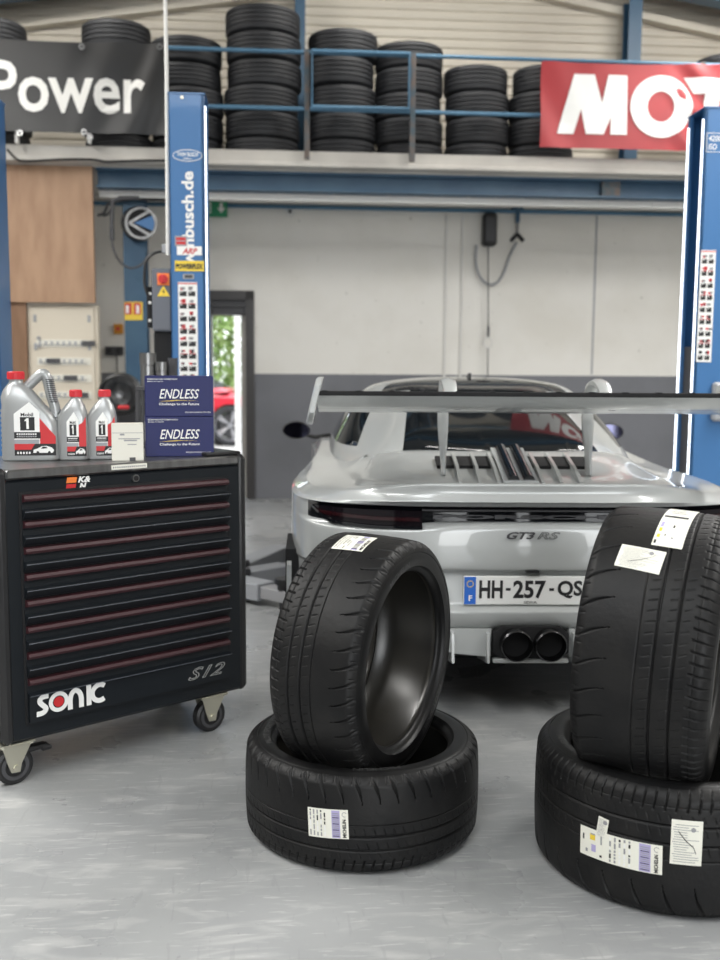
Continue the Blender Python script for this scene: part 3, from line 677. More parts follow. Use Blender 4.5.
mb = MB(); mb.text('twinbusch.de', lambda u, v: (xa_ - v, FY - .0012, zt1 - full + u), full, .068, bold=.03); mb.build('web_lettering', m_pwhite, tl)
def decal(t, p0, p1, name, parts, mats):
    (x0, z0), (x1, z1) = pl(*p0, t), pl(*p1, t); mb = MB()
    for k, (u0, v0, u1, v1, mi) in enumerate(parts): mb.box((x0 + (x1 - x0) * u0, FY - .002 - .0004 * k, z0 + (z1 - z0) * v0), (x0 + (x1 - x0) * u1, FY, z0 + (z1 - z0) * v1), mi)
    return mb, (x0, z0, x1, z1), name, mats
mb, q, n_, ms = decal(tl, (177, 255), (203, 246.5), 'parts_sticker', [(0, 0, .95, 1, 0)], None)
mb.text('ARP', lambda u, v: (q[0] + .03 + u, FY - .003, q[1] + .007 + v), .085, .032, mi=1, bold=.03, shear=.3); mb.build('red_white_sticker', [m_pwhite, m_pred], tl)
mb, q, n_, ms = decal(tl, (175, 271), (204, 261), 'x', [(0, 0, 1, 1, 0)], None)
mb.text('POWERFLEX', lambda u, v: (q[0] + .006 + u, FY - .003, q[1] + .012 + v), q[2] - q[0] - .012, .03, mi=1, bold=.05); mb.build('yellow_sticker', [m_pyel, m_pblack], tl)
mb, q, n_, ms = decal(tl, (175, 246), (187, 236), 'x', [(0, 0, 1, 1, 0), (.1, .55, .9, .85, 1), (.1, .15, .9, .45, 1)], None); mb.build('grey_sticker', [m_lightgrey, m_pred], tl)
mb, q, n_, ms = decal(tl, (183, 279), (194, 274), 'x', [(0, 0, 1, 1, 0), (.15, .2, .85, .8, 1)], None); mb.build('plate_sticker', [m_lightgrey, m_darkgrey], tl)
for tt, pp in ((tl, (182, 97.5)),):
    c_, z_ = pl(*pp, tt); mb = MB(); mb.cyl((c_, FY, z_), (c_, FY - .008, z_), .009); mb.build('bolt', m_zinc, tt, True)
(x0, z0), (x1, z1) = pl(706, 152, tr), pl(722, 133, tr); mb = MB(); x1 = x0 + .1
for a_ in (((x0, z0), (x1, z0 + .003)), ((x0, z1 - .003), (x1, z1)), ((x0, z0), (x0 + .003, z1)), ((x1 - .003, z0), (x1, z1))): mb.box((a_[0][0], FY - .0012, a_[0][1]), (a_[1][0], FY, a_[1][1]))
mb.text('4200', lambda u, v: (x0 + .012 + u, FY - .0014, (z0 + z1) / 2 + .007 + v), .075, .032, bold=.01, shear=.15); mb.text('ISO', lambda u, v: (x0 + .012 + u, FY - .0014, z0 + .014 + v), .05, .032, bold=.01, shear=.15); mb.build('capacity_lettering', m_pwhite, tr)
# mid-height bracket of the right post, seen behind the rear wing
x0, z1 = pl(711, 382, tr); z0 = pl(711, 421, tr)[1]; mb = MB(); mb.box((x0, FY - .05, z0), (x0 + .12, FY, z1), bev=.015); mb.build('release_bracket', m_lightgrey, tr)
# control box on the left post
cb, zt_ = pl(151.5, 268, tl); zb2 = pl(151, 331, tl)[1]
t = thing('control_box', 'grey lift control box with red knob and yellow warning triangle', 'control box', tl.matrix_basis @ Vector((0, 0, 0)), PYAW)
t.location = (LX, LY, 0)
xr = -.10 - .001; yf = FY + .02
mb = MB(); mb.box((cb, yf, zb2), (xr, yf + .15, zt_), bev=.004); mb.build('housing', m_gbox, t)
mb = MB(); mb.box((cb - .002, yf - .004, zb2 + .01), (xr - .006, yf, zt_ - .01), bev=.002); mb.build('lid', m_gbox, t)
kx, kz = pl(163, 279, tl); yk = yf - .005
mb = MB(); mb.box((kx - .034, yk - .003, kz - .034), (kx + .034, yk, kz + .034)); s = mb.build('switch_plate', m_porange, t)
mb = MB(); mb.cyl((kx, yk - .003, kz), (kx, yk - .02, kz), .027); mb.box((kx - .007, yk - .035, kz - .025), (kx + .007, yk - .02, kz + .025), bev=.003); mb.build('knob', m_pred, s, True)
wz = pl(164, 291.5, tl)[1]; mb = MB(); mb.prism([(kx - .036, wz - .026), (kx + .036, wz - .026), (kx, wz + .034)], yk - .002, yk); tr_ = mb.build('warning_triangle', m_pyel, t)
mb = MB(); mb.prism([(kx + .004, wz + .018), (kx - .008, wz - .003), (kx, wz - .001), (kx - .003, wz - .018), (kx + .009, wz + .003), (kx + .001, wz + .002)], yk - .003, yk - .002); mb.build('lightning_mark', m_pblack, tr_)
x0, z1 = pl(151, 332, tl); z0 = pl(151, 362, tl)[1]
mb = MB(); mb.box((x0 + .01, yf + .02, z0 - .15), (xr, yf + .14, zb2 - .002), bev=.006); mb.cyl((x0 - .012, yf + .06, zb2 + .02), (x0 - .012, yf + .06, zt_ - .1), .02, n=10)
mb.build('motor_cover', m_blkm, t)
for pyy in (293, 302, 320):
    xx, zz = pl(148.5, pyy, tl); mb = MB(); mb.cyl((xx, yf + .03, zz), (xx, yf + .05, zz), .009); mb.build('gland', m_white, t, True)
jx, jz = pl(166, 248, tl); mb = MB(); mb.box((jx - .025, yf + .0, jz - .025), (-.101, yf + .06, jz + .025), bev=.004); mb.build('junction_box', m_lightgrey, t)
P = [pl(*p, tl) for p in ((163, 250), (155, 251), (148, 255), (144, 262), (143, 272), (143, 284), (146, 294), (150, 298))]
mb = MB(); mb.tube([(x, yf + .03, z) for x, z in P], .0085, 8, smooth=2); mb.build('power_cable', m_blk, t, True)
# pale conduit dropping from the roof beside the post
cx_, _z = pl(164.5, 60, tl); mb = MB(); mb.tube([(cx_, FY + .02, pl(172, 255, tl)[1]), (cx_ + .008, FY + .02, 3.0), (cx_, FY + .02, 5.0)], .011, 8)
o = mb.build('conduit', m_white, None, True); o.location = (LX, LY, 0); o.rotation_euler = (0, 0, PYAW); tag(o, 'thin pale vertical conduit running from the roof to the left lift post', 'conduit')
# lift arms lying low on the floor beside the car
def arm(x0, y0, x1, y1, z_, label):
    d = Vector((x1 - x0, y1 - y0, 0)); L_ = d.length; t = thing('lift_arm', None, None, tl.matrix_basis.inverted() @ Vector((x0, y0, 0)), math.atan2(d.y, d.x) - PYAW); t.parent = tl; t['label'] = label
    mb = MB(); mb.box((0, -.07, z_), (L_ * .62, .07, z_ + .10), bev=.006); mb.build('outer_arm', m_lightgrey, t)
    mb = MB(); mb.box((L_ * .5, -.05, z_ + .015), (L_, .05, z_ + .085), bev=.005); mb.build('inner_arm', m_pgrey, t)
    mb = MB(); mb.cyl((L_ - .05, 0, z_ + .02), (L_ - .05, 0, z_ + .12), .05); mb.cyl((L_ - .05, 0, z_ + .12), (L_ - .05, 0, z_ + .15), .065); mb.cyl((L_ - .05, 0, 0), (L_ - .05, 0, z_ + .02), .04); mb.build('pad', m_blk, t, True)
    mb = MB(); mb.box((-.02, -.09, z_ - .01), (.09, .09, z_ + .13), bev=.01); mb.build('pivot', m_darkgrey, t)
g1, g2 = ground(244, 572, .12), ground(310, 592, .12)
arm(LX + .2, LY - .1, g2.x - .1, g2.y + .05, .03, 'grey lift arm on the floor pointing toward the camera')
g2 = ground(300, 566, .1); arm(LX + .22, LY - .02, g2.x + .1, g2.y + .1, .03, 'grey lift arm on the floor pointing across under the car')
g1 = ground(240, 549, .08); arm(LX + .2, LY + .16, g1.x + .45, g1.y + .35, .03, 'grey lift arm furthest from the camera, beside the left post')
# steel cans on a shelf behind the blue boxes
q = at(163, 380, 5.0); zsh = q.z - .03
t = thing('trolley', 'narrow dark trolley carrying steel cans behind the tool cabinet', 'trolley', (q.x, q.y, 0), YAW)
mb = MB(); mb.box((-.12, -.12, zsh - .02), (.12, .12, zsh), bev=.003); mb.build('shelf', m_darkgrey, t); mb = MB(); mb.box((-.12, -.12, .2), (.12, .12, .22), bev=.003); mb.build('shelf', m_darkgrey, t)
for a_ in (-.11, .11):
    for b_ in (-.11, .11):
        mb = MB(); mb.cyl((a_, b_, 0), (a_, b_, zsh - .02), .012, n=10); mb.build('leg', m_darkgrey, t, True)
for k, (px, wpx, py, lab) in enumerate(((148, 15, 353, 'tallest steel can with flared top, leftmost behind the blue boxes'), (162, 13, 362, 'steel can standing in the middle behind the blue boxes'), (173, 9, 358, 'narrow dark can at the right behind the blue boxes'))):
    p = at(px, 380, 4.97); r = wpx / 2000 * 4.97; top = at(px, py, 4.97).z; h = top - zsh; mb = MB()
    mb.lathe([(0, 0), (r, 0), (r * 1.02, .01), (r, .02), (r, h * .62), (r * 1.08, h * .64), (r * 1.08, h - .01), (r * 1.1, h), (r * 1.0, h), (r * .98, h * .66), (r * .9, .02), (0, .02)], n=28)
    o = mb.build('metal_can', m_steel if k < 2 else m_darkgrey, None, True); o.location = (p.x, p.y, zsh); tag(o, lab, 'can', 'cans behind the blue boxes')
# ------------------------------------------------------------------ tool cabinet
CL = Vector((-1.137, 3.085, 0)); CR = Vector((-.422, 3.70, 0)); cd = CR - CL; CW = cd.length; CA = math.atan2(cd.y, cd.x)
cab = thing('tool_cabinet', 'black rolling tool cabinet with eight drawers and steel top edge', 'tool cabinet', CL, CA)
CI = Matrix.Rotation(-CA, 3, 'Z')
def cf(px, py, yoff=0.0):   # pixel -> x, z on the cabinet's front plane
    d = CI @ ray(px, py); c_ = CI @ (Vector((0, 0, CAMZ)) - CL); k = (yoff - c_.y) / d.y; v = c_ + d * k; return v.x, v.z
ztop = cf(120, 463)[1]; zbot = cf(120, 719)[1]
D = .50
mb = MB(); mb.box((0, 0, zbot), (CW, D, ztop - .03), bev=.012)
mb.build('body', m_cab, cab)
mb = MB()
for X in (0, CW - .045): mb.box((X, -.006, zbot - .002), (X + .045, D, ztop + .004), bev=.016)
mb.build('corner_guard', m_blk, cab, True)
mb = MB(); mb.box((.035, -.008, ztop - .032), (CW - .04, D - .01, ztop), bev=.006); mb.build('steel_top', m_steel, cab)
mb = MB(); mb.box((CW - .16, .02, ztop), (CW - .01, D - .02, ztop + .014), bev=.005); mb.build('black_tray_edge', m_blk, cab)
x0 = cf(24, 600)[0]; x1 = cf(227, 600)[0]
fz = lambda py: cf(24.5, py)[1]
# recessed field behind the drawers
mb = MB(); mb.box((x0 - .008, -.003, cf(25, 724)[1] - .004), (x1 + .008, .0, cf(25, 492)[1] + .001)); mb.build('drawer_surround', m_blkm, cab)
tops = [494.5 + i * (679 - 494.5) / 7.0 for i in range(8)]
for i in range(8):
    zt_ = fz(tops[i]); zn = fz(tops[i + 1]) if i < 7 else fz(724)
    dr = thing('drawer', None, None); dr.parent = cab
    mb = MB(); hz = zt_ - .040
    prof = [(-.004, zt_ - .024), (-.006, zt_ - .030), (-.008, hz - .006), (-.030, hz - .011), (-.032, hz - .015), (-.012, zn + .006), (-.004, zn + .003), (.02, zn + .003), (.02, zt_ - .024)] if i < 7 else \
           [(-.004, zt_ - .024), (-.008, hz - .006), (-.030, hz - .011), (-.030, hz - .013), (-.0205, hz - .018), (-.0205, zn + .004), (.02, zn + .004), (.02, zt_ - .024)]
    mb.prism(prof, x0, x1, plane='YZ'); mb.build('front', m_cab, dr)
    mb = MB(); mb.prism([(-.004, zt_ - .024), (-.022, zt_ - .020), (-.026, zt_ - .012), (-.022, zt_ - .003), (-.004, zt_)], x0 + .002, x1 - .002, plane='YZ'); mb.build('handle', m_maroon, dr)
    mb = MB(); mb.box((x0 - .001, -.0335, hz - .0140), (x1, -.0315, hz - .0128)); mb.build('edge_highlight', m_gbox, dr)  # paler strip, paints the highlight along the top edge of the drawer face
    if i == 7: last = dr; zl = zn
# badges
def fm(yo): return lambda x, z: (x, yo, z)
YO = -.0210
ux0, uz0 = cf(36, 713, YO); ux1, uz1 = cf(106, 684, YO)
H_ = cf(70, 688, YO)[1] - cf(70, 709, YO)[1]; W_ = ux1 - ux0; zc_ = (cf(70, 699, YO)[1]); sw = H_ * .23; g = W_ / 5.0
mb = MB(); y0_, y1_ = YO - .0015, YO + .004; hh = H_ / 2 - sw / 2
def L(x): return ux0 + x * W_
mb.stroke([(L(.175), zc_ + hh), (L(.08), zc_ + hh), (L(.045), zc_ + hh * .5), (L(.09), zc_), (L(.15), zc_ - hh * .5), (L(.10), zc_ - hh), (L(.01), zc_ - hh)], sw, y0_, y1_)
R = (H_ - sw) / 2
ring = lambda cx: [(cx + R * math.cos(i * math.pi / 12), zc_ + R * math.sin(i * math.pi / 12)) for i in range(24)]
mb.stroke(ring(L(.315)), sw * .8, y0_, y1_, closed=True, smooth=0)
mb.stroke([(L(.475), zc_ - hh - sw / 2), (L(.475), zc_ + hh * .4), (L(.55), zc_ + hh * 1.1), (L(.635), zc_ + hh * .4), (L(.635), zc_ - hh - sw / 2)], sw, y0_, y1_)
mb.stroke([(L(.745), zc_ - hh - sw / 2), (L(.745), zc_ + hh + sw / 2)], sw, y0_, y1_, smooth=0)
cx = L(.905); mb.stroke([(cx + R * math.cos(math.radians(q)), zc_ + R * math.sin(math.radians(q))) for q in range(50, 315, 15)], sw, y0_, y1_, smooth=0)
o = mb.build('brand_lettering', m_pwhite, last); o['label'] = 'white rounded brand lettering'
mb = MB(); cx = L(.315); mb.prism([(cx + R * .62 * math.cos(i * math.pi / 12), zc_ + R * .62 * math.sin(i * math.pi / 12)) for i in range(24)], YO - .0018, YO + .004); mb.build('red_dot', m_pred, last)
ax, az = cf(188, 678, YO); bx2 = cf(225, 678, YO)[0]; zt2 = cf(206, 665.5, YO)[1]; zb3 = cf(206, 677, YO)[1]
mb = MB(); mb.text('S12', lambda u, v: (ax + u, YO - .001, zb3 + v), bx2 - ax, zt2 - zb3, outline=.014, shear=.45); mb.build('model_lettering', m_pwhite, last)
# logo, lock and paper strip on the frame
ax, az = cf(66.5, 490, -.001); bx2, bz = cf(76, 477, -.001)
mb = MB(); f0, f1 = -.0015, .001
mb.prism([(ax, (az + bz) / 2 + .002), (bx2, (az + bz) / 2 + .002), (bx2 + .004, bz), (ax + .004, bz)], f0, f1, 0); mb.prism([(ax - .002, az), (bx2 - .004, az), (bx2, (az + bz) / 2 - .002), (ax + .001, (az + bz) / 2 - .002)], f0, f1, 1)
h2 = (bz - az) / 2
mb.text('K&', lambda u, v: (bx2 + .006 + u, -.002, (az + bz) / 2 + .001 + v), .045, h2, mi=2, bold=.04, shear=.25); mb.text('N', lambda u, v: (bx2 + .010 + u, -.002, az + v), .026, h2 * .98, mi=2, bold=.06, shear=.25)
mb.build('filter_sticker', [m_porange, m_pred, m_pwhite], cab)
lx, lz_ = cf(135, 478); mb = MB(); mb.cyl((lx, 0, lz_), (lx, -.008, lz_), .013); mb.cyl((lx, -.008, lz_), (lx, -.010, lz_), .009, mi=1); mb.box((lx - .0015, -.011, lz_ - .006), (lx + .0015, -.0098, lz_ + .006), mi=1); mb.build('lock', [m_steel, m_blk], cab, True)
ax, az = cf(111.5, 468.5, -.009); bx2, bz = cf(147, 464.5, -.009); mb = MB(); zc_ = ztop - .013; mb.box((ax, -.0092, zc_ - .008), (bx2, -.007, zc_ + .008), mi=0)
for k in range(16): mb.box((ax + .005 + k * (bx2 - ax) / 17, -.0096, zc_ - .003), (ax + .010 + k * (bx2 - ax) / 17, -.009, zc_ + .003), mi=1)
mb.build('paper_strip', [m_paper, m_pgrey], cab)
def castor(x, y, brake, rz_):
    c_ = thing('castor', None, None, (x, y, 0), rz_); c_.parent = cab; r = .062
    mb = MB(); mb.lathe([(0, -.018), (r * .5, -.018), (r * .85, -.02), (r, -.014), (r, .014), (r * .85, .02), (r * .5, .018), (0, .018)], (0, 0, r), 'Y', 36); mb.build('wheel', m_blk, c_, True)
    mb = MB(); mb.lathe([(.034, -.0215), (.046, -.0205), (.046, .0205), (.034, .0215)], (0, 0, r), 'Y', 30, closed=True); mb.lathe([(0, -.024), (.022, -.024), (.022, .024), (0, .024)], (0, 0, r), 'Y', 20); mb.build('hub', m_darkgrey, c_, True)
    mb = MB(); top = zbot - .002
    for s_ in (-1, 1):
        a, b = s_ * .026, s_ * .029
        mb.prism([(-.016, r - .016), (.012, r - .018), (.018, r + .01), (.055, top - .006), (-.045, top - .006), (-.03, r + .02)], a, b, plane='XZ')
        mb.cyl((0, s_ * .029, r), (0, s_ * .036, r), .010, n=8)
    mb.box((-.055, -.042, top - .006), (.062, .042, top), bev=.002)
    for p in (-.045, .05):
        for q in (-.034, .034): mb.cyl((p, q, top - .011), (p, q, top - .006), .007, n=6)
    mb.build('fork', m_zinc, c_)
    if brake:
        mb = MB(); mb.box((.03, -.02, r + .035), (.115, .02, r + .05), bev=.005); mb.box((.09, -.024, r + .028), (.125, .024, r + .045), bev=.005); mb.build('brake_lever', m_blk, c_)
lx1 = cf(19, 765)[0]; rx1 = cf(216, 706)[0]
castor(lx1 - .0, .05, True, 0); castor(rx1, .05, False, 0); castor(.09, D - .09, False, .6); castor(CW - .1, D - .09, False, -.4)
# ------------------------------------------------------------------ things on the cabinet
def on_top(px, py): return ground(px, py, ztop + .0005)
def rrect(w_, d, r, n=5):
    P = []
    for cx, cy, a0 in ((w_ / 2 - r, d / 2 - r, 0), (-w_ / 2 + r, d / 2 - r, 90), (-w_ / 2 + r, -d / 2 + r, 180), (w_ / 2 - r, -d / 2 + r, 270)):
        for k in range(n + 1): a = math.radians(a0 + 90 * k / n); P.append((cx + r * math.cos(a), cy + r * math.sin(a)))
    return P
def loft(mb, secs, mi=0):
    """secs: (z, w, d, cx, cy, r)"""
    V = []; n = None
    for z, w_, d, cx, cy, r in secs:
        P = rrect(w_, d, min(r, w_ / 2.02, d / 2.02)); n = len(P); V += [(x + cx, y + cy, z) for x, y in P]
    K = len(secs); F = [tuple(range(n - 1, -1, -1)), tuple(range((K - 1) * n, K * n))]
    for i in range(K - 1): F += [(i * n + j, i * n + (j + 1) % n, (i + 1) * n + (j + 1) % n, (i + 1) * n + j) for j in range(n)]
    mb.add(V, F, mi)
def bottle_label(t, W_, H_, z0, y, ox, big, lab='label'):
    """house-shaped label with black 1 panel, red field and small white car"""
    yy = y - .0008; mb = MB(); m_ = lambda k: (yy - .0003 * k, y + .002)
    P = lambda pts: [(ox + p[0] * W_, z0 + p[1] * H_) for p in pts]
    def pr(pts, mi, k): a, b = m_(k); mb.prism(P(pts), a, b, mi)
    pr([(-.5, .2), (.12, .2), (.12, .82), (-.12, 1), (-.5, .78)], 0, 0)
    pr([(.12, .2), (.5, .2), (.5, .36), (.12, .70)] if big else [(.12, .2), (.5, .2), (.5, .9), (.36, .78), (.12, .70)], 2, 0)
    pr([(-.5, 0), (.5, 0), (.5, .22), (-.5, .22)], 3, 1); pr([(-.5, .11), (-.1, .11), (.0, .22), (-.5, .22)], 2, 2)
    pr([(-.5, .32), (.14, .32), (.14, .44), (-.5, .44)], 1, 2); pr([(-.5, .22), (.10, .22), (.10, .30), (-.5, .30)], 4, 2)
    pr([(-.35, .47), (.0, .47), (.0, .72), (-.35, .72)], 1, 2)
    pr([(-.2, .50), (-.14, .50), (-.14, .70), (-.19, .70), (-.24, .66), (-.24, .64), (-.2, .65)], 0, 3)
    pr([(-.05, .05), (.42, .05), (.46, .10), (.40, .15), (.28, .18), (.16, .175), (.05, .13), (-.04, .11)], 0, 3)
    for cx in (.06, .34): pr([(cx + .035 * math.cos(q), .055 + .03 * math.sin(q)) for q in [i * math.pi / 5 for i in range(10)]], 1, 4)
    pr([(.14, .125), (.30, .135), (.27, .165), (.18, .165)], 1, 4)
    x0 = ox - .33 * W_; mb.text('Mobil', lambda u, v: (x0 + u, m_(3)[0], z0 + .735 * H_ + v), .30 * W_, .065 * H_, mi=1, bold=.02)
    for r_ in range(2):
        for c_ in range(9): pr([(-.44 + c_ * .055, .345 + r_ * .045), (-.40 + c_ * .055, .345 + r_ * .045), (-.40 + c_ * .055, .37 + r_ * .045), (-.44 + c_ * .055, .37 + r_ * .045)], 0 if r_ else 5, 3)
    for c_ in range(5): pr([(-.44 + c_ * .07, .03), (-.40 + c_ * .07, .03), (-.40 + c_ * .07, .07), (-.44 + c_ * .07, .07)], 0, 3)
    o = mb.build(lab, [m_pwhite, m_pblack, m_pred, m_pblack, m_lightgrey, m_pgrey], t); return o
JR = math.radians(9)
p = on_top(27.5, 461); p = Vector((p.x, p.y + .055, p.z))
jug = thing('oil_jug', 'large silver oil jug with red cap and handle on the cabinet top', 'oil bottle', p, JR)
jug.scale = (1.06, 1.06, 1.06); mb = MB(); sW = .180
loft(mb, [(0, sW - .012, .098, 0, 0, .02), (.004, sW - .002, .106, 0, 0, .024), (.012, sW, .108, 0, 0, .024), (.06, sW - .002, .108, 0, 0, .024), (.12, sW - .004, .106, -.001, 0, .024), (.150, sW - .018, .104, -.008, 0, .024), (.178, sW - .048, .10, -.022, 0, .026),
          (.205, .115, .090, -.034, 0, .030), (.228, .090, .075, -.040, 0, .030), (.243, .060, .056, -.044, 0, .027), (.250, .045, .045, -.045, 0, .022), (.262, .043, .043, -.045, 0, .021)])
for zz in range(9):
    z_ = .03 + zz * .016; mb.box((-sW / 2 - .0012, -.03, z_), (-sW / 2 + .004, .03, z_ + .007))
    mb.box((sW / 2 - .004, -.03, z_), (sW / 2 + .0006, .03, z_ + .007))
body = mb.build('body', m_jug, jug, 50)
mb = MB(); mb.tube([(-.030, 0, .215), (-.008, 0, .240), (.022, 0, .270), (.040, 0, .283), (.052, 0, .272), (.058, 0, .240), (.066, 0, .200), (.076, 0, .172), (.078, 0, .140)], .0165, 14, smooth=3); mb.build('handle', m_jug, jug, True)
mb = MB()
for k in range(12):
    u = k / 11; x_, z_ = .056 + .012 * u, .262 - .072 * u; mb.box((x_ - .006, -.0185, z_ - .002), (x_ + .0165, .0185, z_ + .0015), bev=.001)
mb.build('ribbed_grip', m_grip, jug)
mb = MB(); mb.lathe([(0, .262), (.0265, .262), (.0265, .284), (.024, .287), (0, .287)], (-.045, 0, 0), n=32)
for k in range(32): a = 2 * math.pi * k / 32; mb.box((-.045 + .0262 * math.cos(a) - .0012, .0262 * math.sin(a) - .0012, .263), (-.045 + .0262 * math.cos(a) + .0012, .0262 * math.sin(a) + .0012, .283))
mb.build('cap', m_cap, jug)
bottle_label(jug, .128, .172, .018, -.0545, .018, True)
bot = None
for k, (px, lab) in enumerate(((71, 'small silver oil bottle next to the large jug'), (100, 'small silver oil bottle next to the white carton'))):
    p = on_top(px, 460.5 - k * .6); p = Vector((p.x, p.y + .035, p.z))
    if bot is None:
        bot = thing('oil_bottle', lab, 'oil bottle', p, JR, 'small oil bottles on the cabinet'); bot.scale = (1.07, 1.07, 1.07)
        mb = MB(); w_ = .098
        loft(mb, [(0, w_ - .012, .054, 0, 0, .014), (.004, w_ - .002, .062, 0, 0, .018), (.012, w_, .064, 0, 0, .018), (.11, w_ - .002, .064, 0, 0, .018), (.140, w_ - .006, .062, .001, 0, .018), (.160, w_ - .020, .060, .004, 0, .02), (.178, .060, .052, .008, 0, .022), (.190, .042, .042, .010, 0, .02), (.196, .034, .034, .011, 0, .017), (.204, .032, .032, .011, 0, .016)])
        for zz in range(11): mb.box((-w_ / 2 - .001, -.018, .02 + zz * .011), (-w_ / 2 + .003, .018, .025 + zz * .011))
        mb.build('body', m_jug, bot, 50)
        mb = MB(); mb.lathe([(0, .204), (.0195, .204), (.0195, .224), (.0175, .227), (0, .227)], (.011, 0, 0), n=28)
        for q in range(28): a = 2 * math.pi * q / 28; mb.box((.011 + .0193 * math.cos(a) - .001, .0193 * math.sin(a) - .001, .205), (.011 + .0193 * math.cos(a) + .001, .0193 * math.sin(a) + .001, .223))
        mb.build('cap', m_cap, bot)
        bottle_label(bot, .060, .142, .014, -.0325, .014, False)
        b0 = bot
    else:
        b0 = dup(bot); b0.location = p; b0['label'] = lab
p = on_top(126, 461); wz = .107; hz_ = .128
t = thing('small_carton', 'small off-white carton standing between the oil bottles and the blue boxes', 'carton', (p.x, p.y + .03, p.z), math.radians(12))
mb = MB(); mb.box((-wz / 2, -.025, 0), (wz / 2, .03, hz_), bev=.0015); mb.build('box', m_boxw, t)
mb = MB(); f0 = -.0256
for (a, b, c_, d, mi) in ((-.03, .075, .042, .078, 0), (-.012, .068, .032, .073, 0), (.0, .055, .03, .058, 0), (-.025, .088, -.01, .094, 0), (.006, .0, .026, .012, 1), (-.052, .096, .052, .0975, 0)): mb.box((a, f0, b), (c_, -.024, d), mi)
mb.build('print', [m_pgrey, m_darkgrey], t)
mb = MB(); mb.box((-wz / 2 + .001, -.0249, hz_), (wz / 2 - .001, .029, hz_ + .001)); mb.build('flap', m_boxw, t)
def navy(p, rz_, lab):
    t = thing('brake_pad_box', lab, 'box', p, rz_, 'blue boxes on the cabinet'); w_, h = .243, .145; W2 = w_ / 2
    mb = MB(); mb.box((-W2, -.0, 0), (W2, .17, h), bev=.0012); mb.build('carton', m_box, t)
    mb = MB(); f = lambda x, z: (x, -.0004, z)
    zc = .060
    mb.text('ENDLESS', lambda u, v: (-.071 + u, -.0006, zc + .004 + v), .142, .034, mi=0, bold=.005, shear=.3)
    mb.prism([(-.074, zc - .006), (-.01, zc - .001), (.074, zc - .004), (.0, zc - .003), (-.03, zc - .005)], -.0006, .001, 1)
    mb.text('Challenge to the Future', lambda u, v: (-.072 + u, -.0006, zc - .022 + v), .142, .011, mi=0, bold=.015)
    mb.text('BRAKE PAD FOR COMPETITION', lambda u, v: (-.112 + u, -.0006, h - .014 + v), .105, .005, mi=0, bold=.01); mb.text('MADE IN JAPAN', lambda u, v: (-.112 + u, -.0006, h - .022 + v), .055, .004, mi=0, bold=.01)
    mb.text('ENDLESS ADVANCE CO., LTD.', lambda u, v: (.020 + u, -.0006, .012 + v), .092, .005, mi=0, bold=.01)
    mb.build('printing', [m_pwhite, m_pyel], t)
    mb = MB(); mb.box((-W2 - .0006, .02, .004), (-W2 + .001, .15, h - .004)); mb.box((-W2 - .001, .03, .05), (-W2, .14, .12), mi=1); mb.build('side_label', [m_box, m_lightgrey], t)
    return t
p = on_top(180, 456.5); navy((p.x, p.y + .005, p.z), math.radians(13), 'dark blue brake pad box resting on the cabinet, lower of the two')
navy((p.x, p.y + .003, p.z + .1455), math.radians(12), 'dark blue brake pad box on top of the other blue box')
